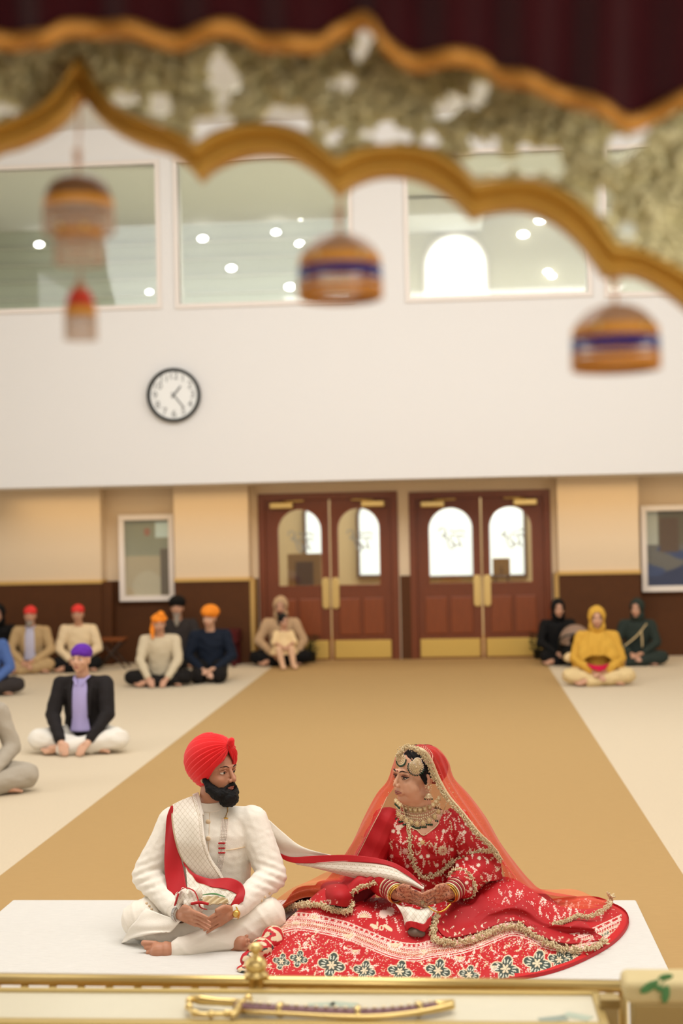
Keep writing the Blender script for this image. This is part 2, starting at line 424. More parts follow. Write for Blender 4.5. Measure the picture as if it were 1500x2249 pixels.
# glowing discs and bars standing in for room lamps reflected in the glass
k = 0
wh = ['far left behind the hanging pendants', 'upper left of the second window', 'low in the first window', 'above the middle of the second window', 'right of the one above the middle', 'lower centre of the second window', 'low right near the blue banded pendant', 'beside the right edge of the second window', 'topmost in the third window', 'upper right in the third window', 'right of the arched window reflection', 'low right corner of the third window', 'just under the low right corner pair']
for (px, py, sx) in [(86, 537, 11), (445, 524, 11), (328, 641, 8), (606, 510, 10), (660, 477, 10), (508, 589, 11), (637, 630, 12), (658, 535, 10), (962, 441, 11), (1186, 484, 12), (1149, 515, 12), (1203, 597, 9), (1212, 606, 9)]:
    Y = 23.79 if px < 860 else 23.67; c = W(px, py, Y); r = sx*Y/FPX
    o = empty('reflected_lamp', c, 'reflected lamp built as a glowing disc, ' + wh[k], 'lamp reflection', 'lamp reflections in the gallery glass'); k += 1
    poly('lens', [ell(c, (r, .03, r*.62))], 'reflection_glow', o); poly('disc_rim', [ell(c+Vector((0, .03, 0)), (r*1.15, .04, r*.8))], 'frame_white', o)
for j, (px, py, L) in enumerate([(62, 454, 34), (425, 450, 30), (712, 440, 40)]):  # glowing bars in place of strip lights mirrored in the glass
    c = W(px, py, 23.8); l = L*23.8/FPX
    tag(bevel(poly('reflected_strip', [box((c.x-l, 23.76, c.z-.03), (c.x+l, 23.84, c.z+.03))], 'reflection_glow', None, smooth=False), .02), 'reflected strip lamp built as a glowing bar, ' + ['leftmost behind the first window', 'at the left edge of the second window', 'at the right edge of the second window'][j], 'lamp reflection', 'strip reflections in the gallery glass')
# lower wall, pillars, wainscot
dL = rect(570, 1082, 876, 1448, YB); dR = rect(901, 1078, 1211, 1445, YB)
z_w = W(450, 1274, YP).z
structure(poly('wall_back', holes(-9, 9, 0, zb, [(dL[0], dL[1], -1, dL[3]), (dR[0], dR[1], -1, dR[3])], YB, YB+.14), 'cream_wall', smooth=False))
pil = [(-400, 221), (383, 546), (1226, 1404)]
for i, (p0, p1) in enumerate(pil):
    xa, xb = W(p0, 1200, YP).x, W(p1, 1200, YP).x
    structure(poly('trim_%d' % (7+i), [box((xa, YP, z_w), (xb, YB, zb))], 'cream_wall', smooth=False))
    structure(poly('trim_%d' % (10+i), [box((xa, YP-.02, 0), (xb, YB, z_w))], 'wainscot', smooth=False))
    structure(bevel(poly('trim_%d' % (13+i), [box((xa-.01, YP-.04, z_w-.02), (xb+.01, YB, z_w+.03))], 'gold_paint', smooth=False)))
rec = [(221, 383), (546, 566), (878, 900), (1213, 1226), (1404, 1800)]
for i, (p0, p1) in enumerate(rec):
    xa, xb = W(p0, 1200, YB).x, W(p1, 1200, YB).x
    structure(poly('trim_%d' % (16+i), [box((xa, YB-.03, 0), (xb, YB, z_w))], 'wainscot', smooth=False))
for i, (p0, p1) in enumerate([(546, 556), (1217, 1226), (221, 243)]):
    xa, xb = W(p0, 1200, YP+.05).x, W(p1, 1200, YP+.05).x
    structure(poly('trim_%d' % (21+i), [box((xa, YP+.03, 0), (xb, YB-.03, z_w))], 'gold_paint' if i < 2 else 'wainscot', smooth=False))
structure(poly('wall_left', [box((-9.1, -3, 0), (-9, 24, 7))], 'white_wall', smooth=False))
structure(poly('wall_right', [box((9, -3, 0), (9.1, 24, 7))], 'white_wall', smooth=False))
structure(poly('wall_front', [box((-9, -3.1, 0), (9, -3, 7))], 'white_wall', smooth=False))
# foyer
structure(poly('wall_foyer', [box((-9, 23.4, 0), (9, 23.5, 3.4))], 'foyer_wall', smooth=False))
structure(poly('floor_foyer', [box((-9, YB, -.01), (9, 23.4, 0.0))], 'carpet_aisle', smooth=False))
for i, (x0, y0, x1, y1) in enumerate([(672, 1112, 708, 1218), (789, 1100, 858, 1262), (938, 1098, 1037, 1264), (1074, 1094, 1150, 1262)]):
    a = rect(x0, y0, x1, y1, 23.35)
    w = structure(empty('window_%d' % (6+i), ((a[0]+a[1])/2, 23.35, a[2]), 'bright arched foyer window seen through the glass of door %d' % (i+1), None))
    poly('window_pane', [prism(arch_shape(*a), 23.36, 23.38)], 'daylight', w, smooth=False)
    poly('window_frame', [arch_frame(*a, .05, 23.3, 23.39)], 'foyer_dark', w, smooth=False)
# double doors
def door(n, x0, x1, side, z1, label):
    d = structure(empty('door_%d' % n, ((x0+x1)/2, YB+.05, 0), label, None)); y0, y1 = YB+.02, YB+.08; wd_ = x1-x0
    gx0, gx1 = x0+wd_*.2, x1-wd_*.15
    if side < 0: gx0, gx1 = x0+wd_*.2, x1-wd_*.12
    else: gx0, gx1 = x0+wd_*.12, x1-wd_*.2
    gz0, gz1 = W(700, 1286, YB).z, z1-.13
    sh = arch_shape(gx0, gx1, gz0, gz1, 24); arc = sh[2:]
    V = []; F = []
    # leaf with an arched opening: strip between outline and arch
    pr = [box((x0, y0, 0), (x1, y1, gz0)), box((x0, y0, gz0), (gx0, y1, z1)), box((gx1, y0, gz0), (x1, y1, z1))]
    for (ax, az), (bx, bz) in zip(arc[:-1], arc[1:]):
        V = [(ax, y0, az), (bx, y0, bz), (bx, y0, z1), (ax, y0, z1), (ax, y1, az), (bx, y1, bz), (bx, y1, z1), (ax, y1, z1)]
        pr.append((V, [(0, 3, 2, 1), (4, 5, 6, 7), (0, 1, 5, 4), (2, 3, 7, 6)]))
    poly('door_leaf', pr, 'door_wood', d, smooth=False)
    poly('door_glass', [prism(sh, y0+.025, y0+.03)], 'pane_glass', d, smooth=False)
    poly('glass_bead', [arch_frame(gx0, gx1, gz0, gz1, .02, y0-.012, y0+.02)], 'door_panel_wood', d, smooth=False)
    kz = W(650, 1408, YB).z
    for s in (0, 1):
        pa = x0+wd_*(.12+.40*s); pb = pa+wd_*.34
        bevel(poly('door_panel', [box((pa, y0-.014, kz+.07), (pb, y0+.01, gz0-.18))], 'door_panel_wood', d, smooth=False), .012)
    bevel(poly('kick_plate', [box((x0+.03, y0-.01, .02), (x1-.03, y0+.01, kz))], 'brass_satin', d, smooth=False), .004)
    hx = x1-.055 if side < 0 else x0+.055
    bevel(poly('push_plate', [prism([(hx+.05*c_, zc+.05*s_) for zc, rng_ in ((W(700, 1277, YB).z, (0, 13)), (W(700, 1330, YB).z, (12, 25))) for c_, s_ in [(math.cos(math.pi*k/12), math.sin(math.pi*k/12)) for k in range(*rng_)]], y0-.03, y0+.01)], 'brass', d, smooth=False), .006)
    cx = x0+wd_*.28 if side < 0 else x1-wd_*.28
    o = bevel(poly('door_closer', [box((cx-.17, y0-.09, z1-.12), (cx+.15, y0-.01, z1-.03))], 'brass', d, smooth=False), .02, 3)
    poly('closer_arm', [tube([(cx, y0-.06, z1-.02), (cx+(.3 if side < 0 else -.3), y0-.1, z1-.015)], .012)], 'brass', o)
    # etched emblem of joined strokes on the glass
    ex, ez, s = (gx0+gx1)/2, W(700, 1192, YB).z, .2
    st = [[(-.8, .55), (-.7, .8), (-.4, .75), (-.35, .5), (-.6, .3), (-.35, .15)], [(-.35, .5), (-.2, -.2), (0, -.6), (.2, -.5), (.1, -.1), (-.1, .1), (.15, .35), (.4, .2)], [(.1, -.1), (.35, -.4), (.6, -.2), (.5, .25), (.75, .3), (.9, .1)], [(-.1, .7), (.3, .55), (.7, .65), (1, .45)], [(.6, -.2), (.75, -.55)]]
    poly('etched_emblem', [tube([(ex+x*s, y0+.022, ez+z*s) for x, z in q], .028, samples=16, flat=.3) for q in st], 'frame_etch', d)
    return d
mat('frame_etch', (150, 158, 162), .7)
xm = (dL[0]+dL[1])/2
fr = .09
lab = ['reddish wooden door with arched glass behind the hooded seated man, left leaf of the left pair', 'reddish wooden door with arched glass, right leaf of the left pair', 'reddish wooden door with arched glass, left leaf of the right pair', 'reddish wooden door with arched glass beside the seated women, right leaf of the right pair']
n = 1
for a in (dL, dR):
    mid = (a[0]+a[1])/2+.02
    door(n, a[0]+fr, mid-.012, -1, a[3]-.09, lab[n-1]); door(n+1, mid+.012, a[1]-fr, 1, a[3]-.09, lab[n]); n += 2
    structure(bevel(poly('trim_%d' % (24+n), [box((a[0], YB-.03, 0), (a[0]+fr, YB+.12, a[3])), box((a[1]-fr, YB-.03, 0), (a[1], YB+.12, a[3])), box((a[0]+fr, YB-.03, a[3]-.09), (a[1]-fr, YB+.12, a[3]))], 'door_wood', smooth=False)))
# framed glass panels on the lower wall
def framed(name, px, label, inner):
    a = rect(*px, YB-.1); o = empty(name, ((a[0]+a[1])/2, YB-.05, a[2]), label, 'framed panel'); t = .075
    bevel(poly('frame', [box((a[0], YB-.13, a[2]), (a[1], YB-.03, a[2]+t)), box((a[0], YB-.13, a[3]-t), (a[1], YB-.03, a[3])), box((a[0], YB-.13, a[2]+t), (a[0]+t, YB-.03, a[3]-t)), box((a[1]-t, YB-.13, a[2]+t), (a[1], YB-.03, a[3]-t))], 'frame_white', o, smooth=False))
    nx, nz = 60, 80; X = np.linspace(a[0]+t, a[1]-t, nx); Z = np.linspace(a[2]+t, a[3]-t, nz); XX, ZZ = np.meshgrid(X, Z)
    V = np.stack([XX.ravel(), np.full(nx*nz, YB-.06), ZZ.ravel()], 1); idx = np.arange(nx*nz).reshape(nz, nx)
    F = np.stack([idx[:-1, :-1], idx[:-1, 1:], idx[1:, 1:], idx[1:, :-1]], -1).reshape(-1, 4)
    u, v = (XX-X[0])/(X[-1]-X[0]), (ZZ-Z[0])/(Z[-1]-Z[0])
    link('picture', V, F, 'attr_cloth', o, colors=inner(u.ravel(), v.ravel()))
    poly('glass_pane', [box((a[0]+t, YB-.085, a[2]+t), (a[1]-t, YB-.08, a[3]-t))], 'pane_glass', o, smooth=False)
    return o
def in1(u, v):
    c = np.tile(np.array(lin((160, 158, 140))), (len(u), 1)); c[v < .53] = lin((196, 178, 152))
    c[((u-.5)/.35)**2+((v-.1)/.22)**2 < 1] = lin((206, 192, 170)); c[(u > .78) & (v < .62)] = lin((118, 104, 92))
    c[(u > .68) & (v > .76) & (v < .97)] = lin((222, 236, 236)); c[((u-.5)/.07)**2+((v-.84)/.05)**2 < 1] = lin((178, 120, 104)); return c
def in2(u, v):
    c = np.tile(np.array(lin((104, 94, 78))), (len(u), 1)); c[(v < .55)] = lin((112, 106, 104)); c[(u < .12) & (v > .55)] = lin((190, 188, 180))
    P = np.stack([u*9, v*11, u*0], 1); c[(v < .26+.12*sn(P, .9))] = lin((38, 50, 92)); c[(sn(P, 1.1, 2) > .45) & (v < .6)] = lin((52, 70, 118))
    c[((u-.75)/.06)**2+((v-.74)/.03)**2 < 1] = lin((200, 200, 210)); c[(np.abs(u-.25) < .1) & (v > .45) & (v < .9)] = lin((96, 70, 54)); return c
framed('wall_picture', (262, 1130, 383, 1320), 'narrow white framed glazed panel in the recess above the brown wainscot, left of the doors', in1)
framed('wall_picture', (1408, 1108, 1640, 1298), 'white framed dark blue picture at the right edge above the seated woman in dark green', in2)
# clock
c = W(382, 868, YW-.03); rc = 60*YW/FPX
ck = empty('wall_clock', (c.x, YW, c.z), 'round white wall clock with thin black rim on the white wall', 'clock')
def ydisc(prof, c_, n=48):     # lathe about the Y axis
    V, F = lathe(prof, (0, 0, 0), n); return [(c_.x+x, c_.y-z, c_.z+y) for x, y, z in V], F
poly('clock_rim', [ydisc([(rc*.86, .0), (rc*.92, .05), (rc*.97, .065), (rc, .05), (rc, -.03)], c)], 'black_plastic', ck)
poly('clock_face', [ydisc([(0, .012), (rc*.9, .012)], c)], 'clock_face', ck)
def hand_(ang, L, w): return box((-w, -.02, -.03), (w, -.012, L)), ang
for nm, ang, L, w in (('hour_hand', 40, rc*.42, .012), ('minute_hand', 142, rc*.6, .009)):
    v, f = box((-w, -.022, -.04), (w, -.016, L)); M = Matrix.Translation(c) @ Matrix.Rotation(R(ang), 4, 'Y')
    link(nm, xf([(v, f)], M)[0][0], f, 'clock_ink', ck, smooth=False)
tx = []
for h in range(1, 13):
    cu = bpy.data.curves.new('n', 'FONT'); cu.body = str(h); cu.size = .13; cu.align_x = 'CENTER'; cu.align_y = 'CENTER'
    o = bpy.data.objects.new('n', cu); col.objects.link(o); me = bpy.data.meshes.new_from_object(o.evaluated_get(bpy.context.evaluated_depsgraph_get()))
    vs = np.array([v.co[:] for v in me.vertices]); a = R(30*h)
    tx.append((np.stack([c.x+vs[:, 0]+math.sin(a)*rc*.7, np.full(len(vs), c.y-.016), c.z+vs[:, 1]+math.cos(a)*rc*.7], 1), [tuple(p.vertices) for p in me.polygons]))
    bpy.data.objects.remove(o)
poly('numerals', tx, 'clock_ink', ck, smooth=False)
# things standing in the foyer
def board(px0, py0, px1, py1, Y, label):
    x0, x1, z0, z1 = rect(px0, py0, px1, py1, Y); o = empty('display_board', ((x0+x1)/2, Y, 0), label, 'notice board')
    bevel(poly('board', [box((x0, Y-.02, z0), (x1, Y+.02, z1))], 'board_tan', o, smooth=False))
    bevel(poly('board_inset', [box((x0+.12, Y-.03, z0), (x1-.12, Y-.021, z1-.12))], 'foyer_dark', o, smooth=False))
    for x in (x0+.03, x1-.05): poly('leg', [box((x, Y-.015, 0), (x+.03, Y+.015, z0+.02))], 'foyer_dark', o, smooth=False)
mat('board_tan', (160, 128, 80), .7)
board(632, 1216, 706, 1290, 21.2, 'tan display board on legs seen through the leftmost door glass')
board(1082, 1226, 1120, 1262, 21.4, 'small tan display board seen through the rightmost door glass')
# white sheet under the couple
A, B, C2, D = WZ(28, 1985), WZ(1397, 1985), WZ(1475, 2150), WZ(-140, 2150)
yb_ = (A.y+B.y)/2
sh = poly('floor_sheet', [box((A.x, 5.05, .002), (B.x, yb_, .02))], 'sheet', smooth=False)
tag(bevel(sh, .01, 3), 'large white woven sheet on the tan carpet under the seated couple', 'rug')
# ================================================================== BACKGROUND PEOPLE
def head_prims(fem=False, S=1.0):
    k = .94 if fem else 1.0
    p = [ell((0, .018, .03), (.076*k, .094, .086)), ell((0, -.02, -.03), (.062*k, .069, .076)), ell((0, -.03, -.072), (.047*k, .046, .034)),
         ell((0, -.066, -.096), (.018, .016, .014)), cap((-.03, -.079, .020), .010, (.03, -.079, .020), .010),
         cap((0, -.084, .008), .008, (0, -.106, -.030), .0105), ell((.012, -.095, -.036), .008), ell((-.012, -.095, -.036), .008),
         ell((0, -.074, -.062), (.026, .018, .020))]
    if fem: p[5] = cap((0, -.083, .006), .0065, (0, -.100, -.028), .009)
    for s in (-1, 1):
        p += [ell((s*.037, -.056, -.03), (.023, .024, .022)), ell((s*.074*k, .012, -.012), (.007, .017, .029)), ell((s*.076*k, .006, -.036), (.006, .009, .010)),
              cap((s*.045, -.067, .013), .006, (s*.016, -.076, .012), .005)]
    return p
def face_parts(root, M, skin_lip='lip', glasses=False, fem=False, beard=None):
    for s in (-1, 1):
        e = poly('eye', xf([ell((s*.030, -.069, -.001), (.0125, .0112, .0075))], M), 'eye_white', root)
        poly('iris', xf([ell((s*.030, -.0776, -.001), (.0058, .004, .0058))], M), 'iris', e)
        poly('eyebrow', xf([tube([(s*.013, -.089, .020), (s*.030, -.087, .027), (s*.050, -.073, .022)], [.0025, .0035, .0015], samples=10, flat=.6)], M), 'hair_black', root)
    poly('lips', xf([tube([(-.024, -.083, -.064), (-.009, -.092, -.060), (0, -.0925, -.0615), (.009, -.092, -.060), (.024, -.083, -.064)], [.001, .004, .0042, .004, .001], samples=16, flat=.8),
                     tube([(-.022, -.083, -.066), (0, -.0915, -.0705), (.022, -.083, -.066)], [.001, .0052, .001], samples=14, flat=.8)], M), skin_lip, root)
def hand_prims(wr, kn, spread, curl, thumb_side, L=1.0, n=5):
    """palm from wrist wr to knuckle centre kn; spread = across-palm vector; curl = vector the finger tips bend towards"""
    wr, kn, sp, cu = Vector(wr), Vector(kn), Vector(spread).normalized(), Vector(curl).normalized()
    d = (kn-wr); Lp = d.length; d.normalize()
    p = [cap(wr, .024*L, wr+d*Lp*.5, .027*L)]
    for k, (o, l, r) in enumerate([(-.033, .060, .0074), (-.011, .073, .0080), (.0115, .078, .0082), (.034, .070, .0080)]):
        b = kn+sp*o*L; p += [cap(wr+d*Lp*.25+sp*o*.5*L, .016*L, b, .0105*L)]
        q1 = b+(d*.9+cu*.35).normalized()*l*.45*L; q2 = q1+(d*.55+cu*.8).normalized()*l*.33*L; q3 = q2+(d*.2+cu).normalized()*l*.25*L
        p += chain([b, q1, q2, q3], [r*1.1*L, r*L, r*.93*L, r*.8*L])
    t0 = wr+d*Lp*.35+sp*thumb_side*.024*L; t1 = t0+(sp*thumb_side*.7+d*.8).normalized()*.036*L; t2 = t1+(d+sp*thumb_side*.15+cu*.35).normalized()*.032*L
    p += chain([wr+d*Lp*.15+sp*thumb_side*.01, t0, t1, t2], [.017*L, .0145*L, .0115*L, .0092*L])
    return p
def foot_prims(heel, toe, sole=(0, 0, -1), L=1.0):
    h, t = Vector(heel), Vector(toe); d = (t-h); n = d.length; d.normalize(); u = -Vector(sole); s = d.cross(u).normalized()
    p = [ell(h, .034*L), cap(h, .033*L, h+d*n*.55+u*.012, .032*L), cap(h+d*n*.3+u*.01, .036*L, t-d*.035, .022*L), cap(h+d*n*.5+s*.01, .026*L, t+s*.022*L-d*.04, .017*L), cap(h+d*n*.5-s*.01, .026*L, t-s*.026*L-d*.045, .016*L)]
    for k in range(5): p.append(cap(t-d*(.04+.006*k)+s*(.030-.0155*k)*L, .0095*L, t+d*(.010-.008*k)+s*(.033-.0175*k)*L, (.0115 if k == 0 else .0076)*L))
    return p
def seated(px, py, label, top, bottom, skin='skin_brown', s=1.0, yaw=0, head=(0, 0, 0), lean=.02, hat=None, legs='cross', hands='lap', jacket=None, fem=False, beard=None, shirt=None, dx=0, hood=None, name='person', feet_cloth=None, knees=.33, Y=None, group=None):
    loc = WZ(px, py) if Y is None else W(px, py, Y)
    if Y is not None: loc.z = 0
    loc = loc+Vector((0, .28*s, 0)); loc.z = 0
    o = empty(name, loc, label, 'person', group or 'seated guests in the hall', R(yaw)-math.atan2(loc.x, loc.y)*.4, s)
    A, H = Vector, (0, -.10-lean, .758)
    hipz = .10
    knee = {x: (x*knees, -.26, .115) for x in (-1, 1)}; ank = {x: (-x*.10, -.36 if x > 0 else -.30, .055) for x in (-1, 1)}
    if legs == 'kneel':
        hipz = .2; knee = {x: (x*.13, -.36, .09) for x in (-1, 1)}; ank = {x: (x*.12, .12, .06) for x in (-1, 1)}
    sh = {x: (x*.185, -.05-lean*.8, .545) for x in (-1, 1)}
    if hands == 'lap': el = {x: (x*.265, -.12, .30) for x in (-1, 1)}; wr = {x: (x*.085, -.32, .17) for x in (-1, 1)}; kn = {x: (-x*.005, -.385, .14+.02*x) for x in (-1, 1)}
    elif hands == 'knees': el = {x: (x*.30, -.12, .32) for x in (-1, 1)}; wr = {-1: (-.10, -.36, .17), 1: (.23, -.24, .18)}; kn = {-1: (-.03, -.43, .13), 1: (.16, -.29, .15)}
    else: el = {x: (x*.23, -.20, .31) for x in (-1, 1)}; wr = {x: (x*.12, -.38, .12) for x in (-1, 1)}; kn = {x: (x*.08, -.44, .07) for x in (-1, 1)}
    spine = [((0, .0, .05), .16, .12), ((0, 0, .14), .17, .13), ((0, -.01-lean*.3, .28), .145, .11), ((0, -.02-lean*.5, .42), .165, .115), ((0, -.03-lean*.7, .52), .17, .10), ((0, -.04-lean*.8, .585), .11, .075), ((0, -.05-lean*.8, .60), .06, .055)]
    g = 1.0
    Mh = Matrix.Translation(A(H)) @ eu(head[0], head[1], head[2]).to_4x4()
    pr = [loft([((c[0], c[1], c[2]), rx*.9, ry*.9) for c, rx, ry in spine]), cap((0, -.05-lean*.8, .58), .055, (0, -.08-lean, .70), .054)]
    pr += xf(head_prims(fem), Mh)
    for x in (-1, 1):
        pr += chain([sh[x], el[x], wr[x]], [.052, .042, .028]) + [cap((x*.06, -.04-lean*.8, .565), .05, sh[x], .052)]
        pr += hand_prims(wr[x], kn[x], (1, .0, .15), (0, -.3, -1), -x)
        pr += chain([(x*.09, 0, hipz), knee[x], ank[x]], [.085, .062, .042])
        if legs == 'cross': pr += foot_prims(ank[x], (A(ank[x])+A((-x*.17, -.02, -.02))), (0, .4, -1))
        else: pr += foot_prims(ank[x], A(ank[x])+A((0, .14, -.02)), (0, 0, 1))
    body = blob('body', pr, skin, o, .0075, 3, world=False)
    # all garments are built in the same local frame
    Lt = lambda name_, prims, m_, vox=.009, d=None, **k: blob(name_, prims, m_, o, vox, 4, d, world=False, **k)
    tr = [loft([((0, .0, .03), .18, .15), ((0, 0, .14), .19, .15), ((0, -.01, .22), .165, .13)])]
    for x in (-1, 1): tr += chain([(x*.09, 0, hipz), knee[x], ank[x]], [.11, .088, .062]) + ([cap((x*.1, -.05, .08), .1, (x*.2, -.2, .07), .08)] if legs == 'cross' else [])
    Lt('trousers' if not fem else 'skirt', tr, bottom, d=folds(.008, 16, px*.1), )
    tp = [loft([((c[0], c[1], c[2]), rx*1.08+.012, ry*1.1+.014) for c, rx, ry in spine[:-1]])]
    sl = []
    for x in (-1, 1):
        q = A(wr[x]); e = A(el[x]); q = e.lerp(q, .93)
        sl += chain([sh[x], el[x], q], [.072, .06, .045]) + [cap((x*.07, -.04-lean*.8, .56), .062, sh[x], .068)]
    Lt(jacket or 'shirt', tp+sl, top, d=folds(.007, 14, px*.07))
    if shirt:   # open collar shirt front under a blazer
        V = [(-.055, 0, .60), (.055, 0, .60), (.05, 0, .42), (.035, 0, .27), (-.035, 0, .27), (-.05, 0, .42)]
        rows = []
        for z, w, yy in ((.60, .040, -.135), (.55, .055, -.160), (.48, .062, -.178), (.38, .068, -.184), (.26, .070, -.176), (.17, .085, -.180)):
            yy -= lean*.7; rows.append([(-w, yy+.012, z), (0, yy-.006, z), (w, yy+.012, z)])
        surf('shirt_front', rows, shirt, o, 16, 24, .006, world=False)
        for x in (-1, 1):
            poly('shirt_collar', [tube([(x*.06, -.06-lean, .615), (x*.045, -.135-lean, .595), (x*.022, -.172-lean, .55)], [.012, .014, .008], samples=10, flat=.5)], shirt, o, world=False)
            poly('lapel', [tube([(x*.085, -.08-lean, .60), (x*.082, -.160-lean, .48), (x*.076, -.170-lean, .28)], [.012, .020, .01], samples=14, flat=.3)], top, o, world=False)
    face_parts_local(o, Mh)
    if hat == 'none' or hat is None:
        Lt('hair', xf([ell((0, .03, .04), (.082, .098, .088))], Mh), 'hair_black', .006, cut=None)
    elif hat[0] == 'cap':
        c_ = Lt('head_scarf', xf([ell((0, .02, .055), (.086, .104, .075)), ell((0, -.01, .05), (.08, .08, .05)), ell((0, .11, .02), (.025, .02, .022))], Mh), hat[1], .006, folds(.004, 30, 1))
        if len(hat) > 2: poly('scarf_tail', xf([tube([(-.06, .06, .0), (-.085, .03, -.07), (-.08, -.02, -.15)], [.02, .024, .014], samples=14, flat=.4)], Mh), hat[1], o, world=False)
    elif hat[0] == 'turban':
        Lt('turban', xf([ell((0, .03, .07), (.112, .125, .088)), ell((0, -.02, .08), (.09, .1, .07))], Mh), hat[1], .006, folds(.005, 28, 2))
    elif hat[0] == 'peak':
        Lt('head_scarf', xf([ell((0, .02, .05), (.088, .104, .07)), ell((.02, -.02, .10), (.05, .06, .06)), ell((0, .0, .06), (.1, .09, .045))], Mh), hat[1], .006, folds(.005, 30, 1))
        poly('scarf_tail', xf([tube([(-.07, .04, .02), (-.085, -.03, -.08), (-.08, -.06, -.18)], [.018, .03, .014], samples=14, flat=.4)], Mh), hat[1], o, world=False)
    elif hat[0] == 'hood':
        h = xf([ell((0, .03, .03), (.104, .115, .125)), ell((0, .03, -.09), (.10, .10, .10))], Mh)
        def cutf(P, Mi=np.array(Mh.inverted())):
            Q = P @ Mi[:3, :3].T + Mi[:3, 3]; return ((Q[:, 0]/.062)**2+((Q[:, 2]+.015)/.095)**2 < 1) & (Q[:, 1] < 0)
        q = Lt('head_covering', h, hat[1], .006, folds(.004, 20, 5), cut=cutf)
    if beard:
        Lt('beard', xf([ell((0, -.045, -.085), (.052, .048, .034)), ell((0, -.07, -.11-(.05 if beard == 'long' else 0)), (.034, .024, .04+(.04 if beard == 'long' else 0))), cap((-.026, -.087, -.052), .006, (.026, -.087, -.052), .006)], Mh), 'hair_grey' if beard in ('grey', 'long') else 'hair_black', .005)
    return o, Mh
def face_parts_local(o, Mh):
    face_parts(o, pw(o) @ Mh)
def C(name, rgb, **k): mat(name, rgb, **{**dict(rough=.8, spec=.2), **k}); return name
C('beige_suit', (186, 156, 112)); C('cream_knit', (232, 208, 168), bump=.3); C('coral_scarf', (226, 62, 56)); C('black_cloth', (16, 15, 15)); C('purple_scarf', (98, 44, 158))
C('black_blazer', (34, 30, 30)); C('lilac_shirt', (176, 166, 214)); C('white_trouser', (232, 226, 214)); C('grey_suit', (176, 166, 150), bump=.25); C('blue_shirt', (78, 104, 160)); C('charcoal', (52, 46, 44))
C('oat_hoodie', (206, 190, 160), bump=.3); C('orange_scarf', (240, 140, 40)); C('navy_shirt', (20, 28, 42)); C('dark_trouser', (24, 20, 18)); C('tan_hoodie', (190, 158, 122), bump=.3); C('mustard', (206, 158, 62), noise_amt=.1); C('dark_green_cloth', (44, 52, 46))
C('cream_dress', (236, 206, 156)); C('tights', (228, 186, 150)); C('grey_canopy', (150, 124, 106)); C('burgundy', (74, 18, 18)); C('leaf_green', (44, 52, 26)); C('pale_shirt', (190, 186, 204)); C('white_turban', (215, 215, 220)); C('magenta', (190, 12, 60)); C('floral_cream', (216, 190, 140), noise_amt=.15)
seated(58, 1480, 'person in beige suit and coral head scarf sitting cross-legged by the brown wainscot', 'beige_suit', 'beige_suit', hat=('cap', 'coral_scarf'), jacket='blazer', shirt='pale_shirt', beard='grey', s=.98, knees=.25)
seated(164, 1476, 'person in cream knit top and coral head scarf sitting behind the purple scarf', 'cream_knit', 'black_cloth', hat=('cap', 'coral_scarf'), s=.98, knees=.25)
seated(172, 1655, 'person in purple head scarf, black blazer, lilac shirt and white trousers, sitting cross-legged', 'black_blazer', 'white_trouser', skin='skin_fair', hat=('cap', 'purple_scarf'), jacket='blazer', shirt='lilac_shirt', hands='ankles', yaw=-6, head=(-4, 0, -10), s=1.0, lean=.05)
seated(-92, 1752, 'person in light grey suit cut by the left edge, sitting cross-legged nearest the couple', 'grey_suit', 'grey_suit', hat=('turban', 'white_turban'), jacket='blazer', yaw=22, s=1.0, hands='lap')
seated(-48, 1530, 'person in blue shirt and charcoal trousers cut by the left edge behind the grey suit', 'blue_shirt', 'charcoal', hat=('cap', 'orange_scarf'), yaw=12, s=1.0)
seated(-14, 1471, 'person in black sitting at the far left edge against the brown wainscot', 'black_cloth', 'black_cloth', hat=('hood', 'black_cloth'), s=.98, Y=18.3, knees=.25)
seated(345, 1508, 'person in oatmeal hoodie and orange head scarf sitting cross-legged with hands on ankles', 'oat_hoodie', 'dark_trouser', hat=('peak', 'orange_scarf'), hands='ankles', head=(12, 0, 12), s=.96, lean=.06)
seated(384, 1452, 'person in charcoal with black turban and long grey beard sitting by the wainscot', 'charcoal', 'dark_trouser', hat=('turban', 'black_cloth'), beard='long', Y=18.4, s=1.04, knees=.2)
seated(456, 1500, 'person in navy shirt and orange head scarf kneeling with folded hands', 'navy_shirt', 'dark_trouser', hat=('turban', 'orange_scarf'), skin='skin_fair', legs='kneel', head=(6, 4, -14), s=1.0)
hm, Mh_ = seated(614, 1462, 'person in tan hooded top with dark beard, sitting before the left doors holding a child', 'tan_hoodie', 'black_cloth', hat=('hood', 'tan_hoodie'), beard='black', s=1.0, hands='knees')
seated(1228, 1460, 'person in black clothes and black head covering sitting beside the right door pair', 'black_cloth', 'black_cloth', hat=('hood', 'black_cloth'), fem=True, s=.92, yaw=10, knees=.22)
seated(1318, 1506, 'person in mustard yellow shawl over head and shoulders sitting cross-legged on the pale carpet', 'mustard', 'floral_cream', hat=('hood', 'mustard'), fem=True, s=.96)
seated(1408, 1462, 'person in dark green shawl with pale border sitting at the right below the blue picture', 'dark_green_cloth', 'dark_green_cloth', hat=('hood', 'dark_green_cloth'), fem=True, s=.92, yaw=-8, head=(0, 0, -14))
